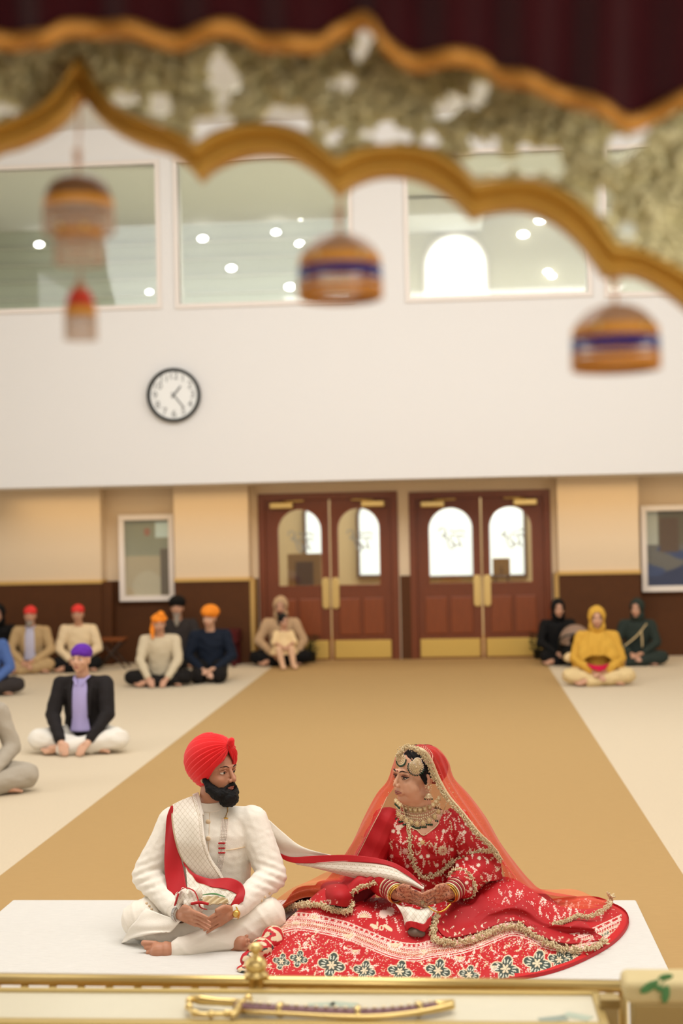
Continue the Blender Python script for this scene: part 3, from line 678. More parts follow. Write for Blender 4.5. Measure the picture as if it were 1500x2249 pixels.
for o in list(col.objects):
    if o.parent is None and o.get('label', '').startswith('person in mustard'):
        surf('shawl', [[(-.30, .0, .12), (-.27, -.12, .36), (-.14, -.13, .56), (0, -.13, .63), (.14, -.13, .56), (.27, -.12, .36), (.32, .02, .10)], [(-.28, -.12, .15), (-.22, -.22, .34), (-.1, -.22, .46), (0, -.22, .50), (.1, -.22, .46), (.22, -.22, .34), (.30, -.10, .13)], [(-.20, -.24, .24), (-.16, -.25, .30), (-.08, -.25, .34), (0, -.26, .34), (.08, -.25, .34), (.16, -.26, .28), (.26, -.22, .16)]], 'mustard', o, 60, 30, .006, lambda u, v, G: .006*np.sin(u*40+v*6), world=False)
        surf('red_scarf', [[(-.15, -.33, .26), (0, -.38, .24), (.12, -.33, .26)], [(-.08, -.38, .20), (0, -.42, .18), (.07, -.38, .20)]], 'magenta', o, 20, 10, .01, world=False)
    if o.parent is None and o.get('label', '').startswith('person in dark green'):
        poly('shawl_border', [tube([(.13, -.14, .56), (.0, -.20, .40), (-.17, -.26, .26)], [.016, .02, .016], samples=20, flat=.4), tube([(.06, -.17, .46), (.07, -.2, .34), (.07, -.22, .24)], [.02, .028, .022], samples=12, flat=.4)], 'floral_cream', o, world=False)
# child on the lap
cl = WZ(626, 1466)+Vector((0, -.05, 0))
ch = empty('child', cl, 'small child in cream dress and pale tights sitting on the hooded person\'s lap', 'child', None, R(12), 1)
Mh = Matrix.Translation((-.0, .02, .60)) @ eu(10, 8, 30).to_4x4() @ Matrix.Scale(.8, 4)
pr = [loft([((0, .05, .20), .10, .08), ((0, .04, .35), .085, .07), ((0, .03, .46), .09, .06), ((0, .03, .49), .04, .04)]), cap((0, .03, .47), .035, (0, .03, .56), .035)]+xf(head_prims(True), Mh)
for x in (-1, 1):
    pr += chain([(x*.05, .03, .22), (x*.08, -.14, .25), (x*.07+.03, -.17, .05)], [.05, .04, .03])+foot_prims((x*.07+.03, -.18, .035), (x*.08+.05, -.28, .02), L=.8)+chain([(x*.09, .03, .44), (x*.13, -.03, .33), (x*.06, -.13, .30)], [.03, .025, .02])+hand_prims((x*.06, -.13, .30), (x*.02, -.17, .28), (1, 0, 0), (0, -.3, -1), -x, .6)
blob('body', pr, 'skin_brown', ch, .006, 3, world=False)
blob('dress', [loft([((0, .03, .18), .19, .17), ((0, .02, .26), .15, .14), ((0, .03, .36), .10, .08), ((0, .03, .47), .095, .065)]), *chain([(-.09, .03, .44), (-.13, -.03, .33)], [.045, .04]), *chain([(.09, .03, .44), (.13, -.03, .33)], [.045, .04])], 'cream_dress', ch, .008, 3, folds(.01, 18, 4), world=False)
for x in (-1, 1): blob('tights', chain([(x*.05, .03, .22), (x*.08, -.14, .25), (x*.07+.03, -.17, .05)], [.056, .046, .036])+foot_prims((x*.07+.03, -.18, .035), (x*.08+.05, -.28, .02), L=.92), 'tights', ch, .007, 3, world=False)
blob('hair', xf([ell((0, .03, .035), (.088, .1, .092)), ell((.0, .09, -.03), (.06, .04, .06))], Mh), 'hair_black', ch, .006, 3, world=False)
face_parts(ch, pw(ch) @ Mh)
# low burgundy seat, folding stool, stroller, plants
def leggedbox():
    a, b = W(432, 1400, 18.55), W(522, 1400, 18.55)
    o = empty('low_bench', ((a.x+b.x)/2, 18.7, 0), 'low dark burgundy bench behind the kneeling person in navy', 'bench')
    bevel(poly('seat', [box((a.x, 18.5, .30), (b.x, 18.95, .48))], 'burgundy', o, smooth=False), .03, 3)
    for x in (a.x+.04, b.x-.08):
        for y in (18.53, 18.87): poly('leg', [box((x, y, 0), (x+.05, y+.05, .31))], 'burgundy', o, smooth=False)
    bevel(poly('side_panel', [box((a.x+.02, 18.9, 0), (b.x-.02, 18.94, .3))], 'burgundy', o, smooth=False), .01)
leggedbox()
a, b = W(216, 1415, 18.5), W(272, 1415, 18.5)
o = empty('folding_stool', ((a.x+b.x)/2, 18.6, 0), 'small folding stool with crossed legs beside the brown wainscot', 'stool')
bevel(poly('seat', [box((a.x, 18.45, .36), (b.x, 18.75, .40))], 'seat_brown', o, smooth=False) if 'seat_brown' in MAT else poly('seat', [box((a.x, 18.45, .36), (b.x, 18.75, .40))], C('seat_brown', (120, 66, 30)), o, smooth=False), .01)
C('dark_metal', (70, 56, 46), rough=.5)
for y in (18.47, 18.73):
    for s in (0, 1):
        p, q = ((a.x-.03, y, .0), (b.x-.02, y, .37)) if s else ((b.x+.03, y, .0), (a.x+.02, y, .37))
        poly('leg', [tube([p, q], .012)], 'dark_metal', o)
c = WZ(1270, 1468)+Vector((0, .35, 0))
o = empty('baby_carrier', c, 'baby carrier seat with rounded taupe canopy between the women in black and mustard', 'baby seat')
def cc(x, y, z): return (c.x+x, c.y+y, z)
V, F = lathe([(.0, .0), (.3, 0), (.33, .08), (.30, .2), (.2, .31), (.0, .36)], (0, 0, 0), 28)
blob('canopy', [ell(cc(.0, .0, .32), (.2, .22, .2)), ], 'grey_canopy', o, .01, 3, cut=lambda P: (P[:, 2] < .27) | (P[:, 1] < c.y-.19))
blob('shell', [ell(cc(0, 0, .17), (.19, .30, .14)), cap(cc(0, -.22, .14), .1, cc(0, .2, .16), .12)], 'black_cloth', o, .01, 3)
blob('blanket', [ell(cc(.02, -.22, .24), (.06, .08, .04)), ell(cc(-.09, -.27, .13), (.08, .05, .06))], 'cream_dress', o, .008, 3, folds(.006, 30, 2))
poly('handle', [tube([cc(-.2, 0, .2), cc(-.19, -.2, .36), cc(0, -.27, .42), cc(.19, -.2, .36), cc(.2, 0, .2)], .013, samples=30)], 'black_plastic', o)
for i, (px, l) in enumerate([(690, 'small dark green plant in a pot at the foot of the left doors'), (1184, 'small dark green plant in a pot at the foot of the right doors')]):
    b = WZ(px, 1447); b.y = YB-.22; b.z = 0; r = random.Random(px)
    o = empty('potted_plant', b, l, 'plant', 'plants by the doors')
    poly('pot', [lathe([(.001, 0), (.06, 0), (.08, .12), (.085, .12), (.07, .11), (.001, .1)], b)], 'black_plastic', o)
    lv = []
    for k in range(70):
        a_, h_ = r.uniform(0, 6.28), r.uniform(.12, .34); rr = r.uniform(.02, .13)
        lv.append(ell((b.x+rr*math.cos(a_), b.y+rr*math.sin(a_), h_), (.035, .012, .004), eu(r.uniform(-50, 50), r.uniform(-70, 20), math.degrees(a_)), SPL))
    poly('foliage', lv, 'leaf_green', o)
    poly('stem', [tube([(b.x, b.y, .1), (b.x+.01, b.y, .28)], .008)], 'leaf_green', o)
# ================================================================== THE CANOPY IN FRONT
YA = 2.0
inner = [(-260, 478), (-210, 430), (-160, 390), (-110, 352), (-80, 398)]   # left mirror of the arch, mostly out of view
half_in = [(180, 215), (198, 235), (215, 258), (258, 292), (318, 320), (365, 334), (405, 360), (440, 398), None, (472, 370), (530, 345), (588, 338), (640, 348), (695, 382), (742, 430), None, (790, 400), (850, 386), (920, 396), (985, 432), (1036, 480), None, (1085, 464), (1150, 462), (1215, 488), (1268, 532), (1305, 580), (1326, 608), None, (1390, 606), (1440, 628), (1500, 672), (1580, 745), (1640, 830)]
half_out = [(180, 122), (196, 150), (208, 175), (235, 212), (272, 243), (335, 268), (390, 288), (436, 314), None, (470, 291), (530, 272), (600, 270), (662, 287), (708, 322), (744, 342), None, (800, 321), (880, 317), (950, 325), (1003, 352), (1046, 396), None, (1100, 391), (1180, 392), (1242, 417), (1300, 462), (1336, 510), (1356, 534), None, (1402, 545), (1452, 568), (1510, 596), (1600, 660), (1680, 760)]
def segs(l):
    out = [[]]
    for p in l:
        if p is None: out.append([out[-1][-1]])
        else: out[-1].append(p)
    return out
def arch_rows(mirror=False):
    I, O = [], []
    for si, so in zip(segs(half_in), segs(half_out)):
        n = 8*len(si); I.append(catmull(si, n)[:-1]); O.append(catmull(so, n)[:-1])
    I, O = np.vstack(I), np.vstack(O)
    if mirror: I, O = I.copy(), O.copy(); I[:, 0] = 360-I[:, 0]; O[:, 0] = 360-O[:, 0]; I, O = I[::-1], O[::-1]
    return I, O
Il, Ol = arch_rows(True); Ir, Or = arch_rows(); I = np.vstack([Il[:-1], Ir]); O = np.vstack([Ol[:-1], Or])
prof = [(0, .0), (.0, -.012), (.06, -.02), (.16, -.024), (.26, -.016), (.32, -.010), (.40, -.020), (.55, -.034), (.72, -.038), (.84, -.028), (.90, -.014), (.96, -.014), (1.0, -.006), (1.0, .02), (0, .02)]
V = []; N = len(I); k = len(prof)
for t, d in prof:
    for (ix, iy), (ox, oy) in zip(I, O):
        px, py = ix+(ox-ix)*t, iy+(oy-iy)*t; p = W(px, py, YA); V.append((p.x, p.y+d, p.z))
F = [(j*N+i, j*N+i+1, ((j+1) % k)*N+i+1, ((j+1) % k)*N+i) for j in range(k) for i in range(N-1)]
pal = empty('canopy_arch', W(180, 215, YA), 'gold scalloped arch with pierced leaf carving and maroon cloth above, close to the viewer', 'canopy')
link('arch_moulding', V, F, 'arch_gold', pal)
hl = [(485, 150, 28, 38, 0), (500, 178, 40, 24, 0), (488, 225, 12, 50, 0), (470, 275, 45, 30, -.5), (275, 213, 26, 16, .3), (352, 230, 26, 24, .5), (625, 262, 70, 26, .1), (735, 295, 18, 30, 0), (752, 186, 26, 20, 0), (797, 97, 20, 32, .5), (848, 292, 50, 26, 0), (985, 232, 44, 24, -.4), (1052, 200, 18, 36, .8), (940, 305, 24, 17, 0), (1062, 322, 34, 20, .3), (1055, 358, 60, 26, .2), (1185, 352, 56, 34, .2), (1370, 318, 45, 24, -.3), (1395, 290, 20, 50, .7), (1320, 440, 20, 30, 0), (1375, 510, 34, 20, 0), (8, 236, 28, 20, .4), (1150, 358, 40, 20, 0)]
def inhole(px, py, g=0):
    r = np.zeros(np.shape(px), bool)
    for x, y, a, b, rt_ in hl:
        X, Y = px-x, py-y; ca, sa = math.cos(rt_), math.sin(rt_)
        w_ = 1+.18*np.sin(px*.11+y)+.15*np.sin(py*.13+x)
        r |= ((X*ca+Y*sa)/(a*w_+g))**2+((-X*sa+Y*ca)/(b*w_+g))**2 < 1
    return r
outx = O[:, 0]; outy = O[:, 1]; od = np.argsort(outx)
def outer_y(x): return np.interp(x, outx[od], outy[od])
gx = np.arange(-1290, 1680, 5.0); gy = np.arange(20, 720, 5.0); GX, GY = np.meshgrid(gx, gy)
P = np.array([list(W(x, y, YA+.012)) for y in gy for x in gx])
rel = .010*np.sin(GX*.09+2*np.sin(GY*.07))*np.sin(GY*.1+1.5*np.sin(GX*.05))
P[:, 1] -= rel.ravel()
keep = (GY < outer_y(GX)+14) & ~inhole(GX, GY)
idx = np.arange(len(gx)*len(gy)).reshape(len(gy), len(gx))
F = np.stack([idx[:-1, :-1], idx[:-1, 1:], idx[1:, 1:], idx[1:, :-1]], -1).reshape(-1, 4)[keep[:-1, :-1].ravel()]
cp = link('pierced_panel', P, F, 'carved_gold', pal); sm_ = cp.modifiers.new('s', 'SOLIDIFY'); sm_.thickness = .008
lv = []; rr = random.Random(3)
for k in range(2700):
    x, y = rr.uniform(-1250, 1660), rr.uniform(90, 640)
    if y > outer_y(x)-4 or inhole(np.array(x), np.array(y), 5): continue
    p = W(x, y, YA-.004); s = rr.uniform(.009, .02)
    lv.append(ell(p, (s, .005, s*.38), eu(rr.uniform(-25, 25), rr.uniform(0, 180), rr.uniform(-25, 25)), SPL))
poly('carved_leaf_relief', lv, 'carved_gold', pal)
# maroon cloth with braid, hung in front of the carving
edge = [(-1300, 250), (-1080, 262), (-860, 215), (-640, 140), (-420, 110), (-260, 84), (-120, 78), (0, 78), (60, 82), (110, 88), (150, 62), (200, 52), (290, 66), (380, 80), (450, 72), (520, 60), (570, 80), (640, 98), (700, 90), (735, 60), (790, 38), (822, 62), (850, 100), (910, 126), (985, 128), (1060, 128), (1100, 160), (1180, 185), (1255, 205), (1330, 245), (1380, 262), (1450, 238), (1520, 215), (1600, 230)]
YC = 1.78; pe = catmull(edge, 420)
rows = []
for t in np.linspace(0, 1, 26):
    rows.append([list(W(x, y*(1-t)+(-330)*t, YC)+Vector((0, .014*math.sin(x*.035+y*.01)*(1-t*.3)-.05*t, 0))) for x, y in pe])
A = np.array(rows); nv, nu = A.shape[:2]; idx = np.arange(nu*nv).reshape(nv, nu)
F = np.stack([idx[:-1, :-1], idx[:-1, 1:], idx[1:, 1:], idx[1:, :-1]], -1).reshape(-1, 4)
cc_ = link('canopy_cloth', A.reshape(-1, 3), F, 'velvet', pal); q = cc_.modifiers.new('s', 'SOLIDIFY'); q.thickness = .004
V = []; Fb = []
for t, d in [(-.9, 0), (-.5, -.008), (0, -.011), (.5, -.008), (.9, 0), (.9, .006), (-.9, .006)]:
    for i, (x, y) in enumerate(pe):
        p = W(x, y+8+t*22, YC); V.append((p.x, p.y-.008+d+.014*math.sin(x*.035+y*.01), p.z))
n_ = len(pe)
Fb = [(j*n_+i, j*n_+i+1, ((j+1) % 7)*n_+i+1, ((j+1) % 7)*n_+i) for j in range(7) for i in range(n_-1)]
link('gold_braid', V, Fb, 'gold_braid', pal)
structure(poly('trim_40', [box((-2.6, .3, 3.2), (2.6, 2.3, 3.24))], 'velvet', smooth=False))
for px in (1700, -1340):
    b = W(px, 700, YA); bevel(poly('canopy_post', [box((b.x-.045, b.y-.045, 0), (b.x+.045, b.y+.045, 3.2))], 'arch_gold', pal, smooth=False), .012)
# hanging bead pendants
C('band_gold', (206, 140, 50), rough=.4); C('band_blue', (24, 44, 140), rough=.35); C('bead_orange', (222, 152, 74), rough=.4, alpha=.75); C('band_red', (190, 60, 40), rough=.4)
C('dome_dark', (120, 84, 54), rough=.35, alpha=.9); C('bead_clear', (226, 200, 176), rough=.2, alpha=.5); C('dome_tan', (176, 134, 100), rough=.3, alpha=.85)
def strings(cx, cy, z0, z1, r, n, m, o, nm):
    pr = []
    for k in range(n):
        a = 2*math.pi*k/n; x, y = cx+r*math.cos(a), cy+r*math.sin(a); nz = max(2, int((z0-z1)/.008))
        for j in range(nz): pr.append(ell((x, y, z0-(j+.5)*(z0-z1)/nz), (.0026, .0026, .0036), None, SPL))
    return poly(nm, pr, m, o)
def pendant(px, py_top, py_bot, w, tpx, label, double=False):
    Y = 1.98; u = Y/FPX*1.0; c = W(px, py_bot, Y); o = empty('bead_pendant', W(px, py_top, Y), label, 'hanging ornament', 'bead pendants under the arch'); r = w/2*u
    H = (py_bot-py_top)*u; z = c.z
    dome = [(.004, H), (r*.35, H*.98), (r*.62, H*.9), (r*.82, H*.78), (r*.94, H*.66)]
    if not double:
        poly('dome', [lathe(dome, c)], 'dome_tan', o)
        poly('gold_band', [lathe([(r*.94, H*.66), (r*.99, H*.63), (r*.99, H*.53), (r*.96, H*.5)], c)], 'band_gold', o)
        strings(c.x, c.y, z+H*.5, z+H*.28, r*.97, 90, 'band_blue', o, 'blue_fringe'); strings(c.x, c.y, z+H*.28, z, r*.98, 90, 'bead_orange', o, 'orange_fringe')
        poly('bottom_ring', [lathe([(r*.95, .0), (r*.99, .002), (r*.99, .008), (r*.95, .01)], c)], 'band_gold', o)
    else:
        poly('dome', [lathe([(p, q) for p, q in [(.004, H), (r*.5, H*.97), (r*.78, H*.9), (r*.92, H*.8), (r*.97, H*.72)]], c)], 'dome_dark', o)
        poly('gold_band', [lathe([(r*.97, H*.72), (r, H*.69), (r*.98, H*.62)], c)], 'band_gold', o)
        strings(c.x, c.y, z+H*.64, z+H*.34, r*.97, 80, 'bead_clear', o, 'outer_fringe')
        r2 = r*.68
        poly('inner_dome', [lathe([(.004, H*.66), (r2*.6, H*.6), (r2*.9, H*.46), (r2, H*.4)], c)], 'dome_tan', o)
        poly('inner_band', [lathe([(r2, H*.4), (r2*1.03, H*.36), (r2, H*.30)], c)], 'band_gold', o)
        strings(c.x, c.y, z+H*.3, z, r2*.98, 56, 'bead_clear', o, 'inner_fringe')
    b = W(px, tpx, Y); rr_ = .0022
    poly('cord', [tube([(c.x, c.y, z+H), (b.x, b.y, b.z)], rr_)], 'clear_bead' if double else 'band_gold', o)
    poly('cord_bead', [ell((c.x, c.y, z+H+.02+.012*i), (.007, .007, .006)) for i in range(2)], 'clear_bead', o)
    for a in ((-.5, .6) if not double else (-.3, .4)):
        poly('lamp_bead', [ell((c.x+r*math.sin(a), c.y-r*math.cos(a)*.99, z+H*(.6 if not double else .36)), .0042)], 'brass', o)
    return o
pendant(175, 380, 582, 158, 205, 'double tiered amber and clear bead pendant, leftmost under the arch peak', True)
pendant(748, 513, 658, 184, 425, 'domed bead pendant with blue band, in front of the second gallery window')
pendant(1353, 670, 814, 190, 602, 'domed bead pendant with blue band, lowest and rightmost against the white wall')
Y = 1.98; c = W(178, 748, Y); u = Y/FPX
o = empty('bead_tassel', W(178, 600, Y), 'small cone shaped red and gold bead tassel hanging below the double pendant', 'hanging ornament')
poly('cone', [lathe([(.002, 146*u), (8*u, 130*u), (16*u, 118*u), (26*u, 92*u), (33*u, 72*u)], c)], 'dome_tan', o)
poly('red_band', [lathe([(21*u, 112*u), (30*u, 90*u), (34*u, 76*u)], c+Vector((0, -.001, 0)))], 'band_red', o)
poly('gold_band', [lathe([(33*u, 74*u), (37*u, 66*u), (35*u, 54*u)], c)], 'band_gold', o)
strings(c.x, c.y, c.z+54*u, c.z, 34*u, 34, 'bead_clear', o, 'bead_fringe')
poly('cord', [tube([(c.x, c.y, c.z+146*u), tuple(W(178, 582, Y))], .0015)], 'clear_bead', o)
# ================================================================== RAIL, TABLE, SWORD
zr = .565
ra, rb = WZ(-160, 2148, zr), WZ(1372, 2166, zr)
rl = empty('gold_railing', ((ra.x+rb.x)/2, (ra.y+rb.y)/2, 0), 'polished gold tube railing with a finial post crossing in front of the couple', 'railing')
poly('top_rail', [tube([ra, rb], .0165, 16)], 'brass', rl)
nb = 24
for k in range(nb):
    t = (k+.5)/nb; p = ra.lerp(rb, t)
    poly('baluster', [tube([(p.x, p.y, zr-.01), (p.x, p.y, .06)], .007, 8), ell((p.x, p.y, zr-.02), (.012, .012, .008), None, SPM)], 'brass', rl)
poly('bottom_rail', [tube([(ra.x, ra.y, .06), (rb.x, rb.y, .06)], .012)], 'brass', rl)
p = WZ(563, 2160, zr); uu = p.y/FPX
pf = [(a*1.12, b*1.05) for a, b in [(.001, 86), (5, 86), (11, 82), (14, 76), (12, 70), (7, 65), (6, 60), (9, 57), (17, 52), (21, 45), (22, 37), (20, 30), (14, 26), (24, 22), (24, 16), (15, 12), (14, -14), (18, -16), (18, -20), (15, -24), (15, -430)]]
poly('finial_post', [lathe([(a*uu, b*uu) for a, b in pf], p)], 'brass', rl)
p2 = WZ(1368, 2166, zr)
poly('end_post', [tube([(p2.x, p2.y, 0), (p2.x, p2.y, zr)], .012)], 'brass', rl)
zt = .555
C('cream_top', (208, 200, 176), rough=.25, noise_amt=.03); C('dull_gold', (188, 164, 104), rough=.4, metal=.5)
q0, q1, q2 = WZ(-200, 2176, zt), WZ(1298, 2184, zt), WZ(1330, 2262, zt)
f0 = WZ(-200, 2244, zt).y
tb = empty('low_table', ((q0.x+q1.x)/2, (f0+q0.y)/2, 0), 'low gold framed table with cream top holding the sword, in front of the railing', 'table')
poly('table_top', [box((q0.x, f0-.5, zt-.03), (q1.x, q1.y, zt))], 'cream_top', tb, smooth=False)
bevel(poly('frame_rim', [box((q0.x, q1.y-.01, zt-.03), (q1.x+.02, q1.y+.012, zt+.008)), box((q1.x, f0-.5, zt-.03), (q1.x+.022, q1.y, zt+.008)), box((q0.x, f0-.03, zt-.03), (q1.x, f0+.004, zt+.012))], 'dull_gold', tb, smooth=False), .003)
for x, y in ((q0.x+.05, q1.y-.04), (q1.x-.05, q1.y-.04), (q0.x+.05, f0-.45), (q1.x-.05, f0-.45)):
    bevel(poly('leg', [box((x-.02, y-.02, 0), (x+.02, y+.02, zt-.03))], 'dull_gold', tb, smooth=False))
C('sheath', (128, 92, 96), rough=.3); C('note_green', (176, 186, 168), rough=.8); C('note_grey', (150, 160, 148), rough=.8)
zs = zt+.022
def S_(px, py): return WZ(px, py, zs)
sw = empty('ceremonial_sword', S_(560, 2215), 'curved ceremonial sword in a dark sheath with gold hilt lying on the cream table top', 'sword')
path = [S_(x, y) for x, y in [(520, 2208), (560, 2214), (640, 2219), (730, 2224), (820, 2225), (900, 2218), (960, 2208), (995, 2200)]]
poly('sheath', [tube(path, [.020, .021, .020, .019, .018, .015, .009], samples=60, flat=.6)], 'sheath', sw)
Pc = catmull(path, 60)
pr = [tube([Vector(p)+Vector((0, -.018, -.004)) for p in Pc[4:]], [.006, .007, .008, .010], flat=1)]
for i in (3, 14, 30, 44): pr.append(tube([Pc[i], Pc[i+1]], .0195, 14))
pr.append(tube([Pc[k] for k in range(50, 60)], [.0165, .015, .012, .009], flat=.8))
poly('sheath_fitting', pr, 'brass', sw)
poly('inlay_bead', [ell((p[0], p[1]-.004, p[2]+.016), (.006, .005, .003), None, SPM) for p in Pc[6:50:2]], 'kundan', sw)
g = [S_(x, y) for x, y in [(548, 2212), (520, 2203), (480, 2200), (440, 2196), (418, 2192)]]
poly('grip', [tube(g, [.014, .012, .011, .014, .008], samples=24)], 'brass', sw)
g = [S_(x, y) for x, y in [(530, 2216), (500, 2226), (470, 2228), (435, 2228), (418, 2216), (414, 2203), (420, 2192)]]
poly('knuckle_guard', [tube(g, .007, samples=40)]+[ell(catmull(g, 12)[i], (.011, .010, .010)) for i in range(2, 11, 2)], 'brass', sw)
poly('cross_guard', [tube([S_(545, 2195), S_(528, 2206), S_(520, 2222), S_(508, 2232)], [.008, .013, .012, .007], samples=16), ell(S_(545, 2193), .012)], 'brass', sw)
for i, (x, y, a, mm, l) in enumerate([(706, 2207, 10, 'note_green', 'pale green banknote on the table behind the sword, left of the two'), (755, 2206, -15, 'note_green', 'pale green banknote on the table behind the sword, right of the two'), (1215, 2238, 20, 'note_grey', 'greyish banknote near the front right corner of the table'), (1268, 2232, -30, 'note_green', 'pale green banknote at the right end of the table')]):
    p = WZ(x, y, zt+.001); w, h = .035, .018
    o = tag(link('banknote', [(p.x+(a_*w)*math.cos(R(a))-(b_*h)*math.sin(R(a)), p.y+(a_*w)*math.sin(R(a))+(b_*h)*math.cos(R(a)), z_) for z_ in (zt, zt+.0015) for a_, b_ in ((-1, -1), (1, -1), (1, 1), (-1, 1))], [(0, 3, 2, 1), (4, 5, 6, 7), (0, 1, 5, 4), (1, 2, 6, 5), (2, 3, 7, 6), (3, 0, 4, 7)], mm, None, smooth=False), l, 'banknote', 'banknotes on the table')
# square cloth topped post at the right, and a short post
zp = .70
a, b = WZ(1372, 2158, zp), WZ(1600, 2166, zp); bk = WZ(1376, 2124, zp).y
C('post_gold', (170, 148, 98), rough=.5, metal=.3); C('post_cloth', (206, 188, 140), rough=.6, noise_amt=.06)
po = empty('corner_pedestal', ((a.x+b.x)/2, (a.y+bk)/2, 0), 'square gold pedestal with padded pale gold top and green leaves at the right corner', 'pedestal')
bevel(poly('padded_top', [box((a.x, a.y, zp-.055), (b.x, bk, zp))], 'post_cloth', po, smooth=False), .018, 4)
bevel(poly('pedestal_body', [box((a.x+.02, a.y+.02, 0), (b.x-.02, bk-.02, zp-.055))], 'post_gold', po, smooth=False), .008)
pr = []
C('leaf_soft', (88, 140, 88), rough=.6)
for x, y, s, an in ((1462, 2146, .018, 10), (1425, 2168, .024, 35), (1450, 2172, .016, -20), (1462, 2184, .022, 80), (1440, 2160, .012, 60)):
    p = W(x, y, a.y-.012); pr.append(ell(p, (s, .003, s*.45), eu(8, -an, 0)))
tag(poly('leaf_sprig', pr+[tube([W(1425, 2168, a.y-.01), W(1450, 2165, a.y-.012), W(1470, 2140, a.y-.01)], .0015)], 'leaf_soft'), 'small green leaf sprig draped over the gold pedestal edge', 'leaves')
p = WZ(1338, 2196, .58)
o = empty('short_post', (p.x, p.y, 0), 'short square cream and gold post between table and pedestal', 'post')
bevel(poly('post_shaft', [box((p.x-.022, p.y-.022, 0), (p.x+.022, p.y+.022, .58))], 'post_cloth', o, smooth=False), .004)
bevel(poly('post_cap', [box((p.x-.026, p.y-.026, .565), (p.x+.026, p.y+.026, .59))], 'post_gold', o, smooth=False), .004)
# ================================================================== THE COUPLE
from mathutils.bvhtree import BVHTree
def proj(P):
    Q = np.asarray(P)-np.array(CAM); f = Q @ np.array(fw); return CW/2+FPX*(Q @ np.array(rt))/f, CH/2-FPX*(Q @ np.array(up))/f
def bvh(*obs):
    V, F, n = [], [], 0
    for o in obs:
        M = pw(o); V += [M @ v.co for v in o.data.vertices]; F += [[i+n for i in p.vertices] for p in o.data.polygons]; n = len(V)
    return BVHTree.FromPolygons(V, F)
def hit(t, px, py, off=.004, Yd=6.2):
    d = ray(px, py).normalized(); h = t.ray_cast(CAM, d)
    if h[0] is None: return W(px, py, Yd)
    return h[0]-d*off
def headmask(M):
    Mi = np.array(M.inverted())
    def f(P):
        Q = P @ Mi[:3, :3].T+Mi[:3, 3]; x, y, z = Q[:, 0], Q[:, 1], Q[:, 2]; inside = (np.abs(x) < .13) & (np.abs(y) < .14) & (z > -.17) & (z < .16)
        w = np.clip(np.maximum.reduce([(np.abs(x)-.026)/.02, (-.080-z)/.015, (z-.034)/.015]), 0, 1); eye = ((np.abs(x)-.031)/.022)**2+((z-.003)/.019)**2 < 1; ear = (np.abs(x) > .064) & (np.abs(z+.012) < .042)
        return np.where(inside & ~eye & ~ear, w, 0.0)
    return f
def L_(l): return [(tuple(W(px, py, Y)), rx, ry) for px, py, Y, rx, ry in l]
w_ = W
SHZ = .02
# ------------------------------------------------------------------ groom
gr = empty('person', (W(465, 2040, 6.25).x, 6.25, SHZ), 'bearded person in bright red turban and ivory coat sitting cross-legged on the white sheet', 'person')
Mg = Matrix.Translation(W(474, 1693, 6.27)) @ eu(-2, 2, 56).to_4x4() @ Matrix.Scale(1.04, 4)
tor = [(468, 2040, 6.30, .16, .13), (468, 1990, 6.30, .17, .13), (468, 1930, 6.29, .150, .115), (468, 1870, 6.29, .165, .12), (467, 1825, 6.29, .170, .11), (466, 1798, 6.29, .15, .085), (463, 1782, 6.29, .09, .065), (462, 1772, 6.29, .062, .056)]
pg = [loft(L_(tor)), cap(W(462, 1785, 6.29), .060, W(468, 1735, 6.275), .057)] + xf(head_prims(), Mg)
shG = {-1: W(384, 1808, 6.29), 1: W(553, 1806, 6.29)}; elG = {-1: W(322, 1925, 6.22), 1: W(598, 1925, 6.2)}; wrG = {-1: W(392, 2006, 6.02), 1: W(514, 2000, 6.0)}
for x in (-1, 1): pg += chain([shG[x], elG[x], wrG[x]], [.05, .043, .028]) + [cap(W(466+x*35, 1800, 6.29), .05, shG[x], .05)]
pg += hand_prims(wrG[-1], W(426, 2016, 5.92), (-.1, -.45, .85), (.9, .05, -.45), 1, 1.08)
pg += hand_prims(wrG[1], W(484, 2016, 5.955), (.1, -.45, .85), (-.8, .2, -.6), 1, 1.05)
kG = {-1: W(312, 2020, 6.12), 1: W(584, 2014, 6.12)}; aF = W(388, 2087, 5.955); aB = W(500, 2076, 6.08)
pg += chain([W(505, 2000, 6.3), kG[1], W(500, 2058, 6.03), aF], [.085, .062, .05, .036]) + chain([W(430, 2000, 6.3), kG[-1], W(400, 2052, 6.13), aB], [.085, .062, .045, .036])
pg += foot_prims(W(384, 2088, 5.955), W(321, 2091, 5.93), (0.1, .90, -.35), 1.12) + foot_prims(W(505, 2078, 6.04), W(548, 2066, 5.98), (0, .9, -.4), 1.1)
body = blob('body', pg, 'skin_groom', gr, .0034, 2, rel=headmask(Mg))
lo, hi = np.array([.0]), 0
# trousers
tr = chain([W(505, 2000, 6.3), kG[1], W(500, 2058, 6.03), W(392, 2087, 5.955)], [.115, .088, .066, .050]) + chain([W(430, 2000, 6.3), kG[-1], W(400, 2050, 6.12), W(490, 2075, 6.08)], [.115, .088, .066, .05]) + [loft(L_([(468, 2044, 6.3, .19, .16), (468, 2000, 6.3, .2, .16), (468, 1960, 6.3, .17, .13)]))]
def gfold(P, N):
    d = np.abs(np.sin(P[:, 0]*38+P[:, 2]*30+3*np.sin(P[:, 0]*9))); return .004*(1-d)**2*1.2+.005*sn(P, 22, 2)
trous = blob('trousers', tr, 'ivory_trouser', gr, .006, 4, gfold)
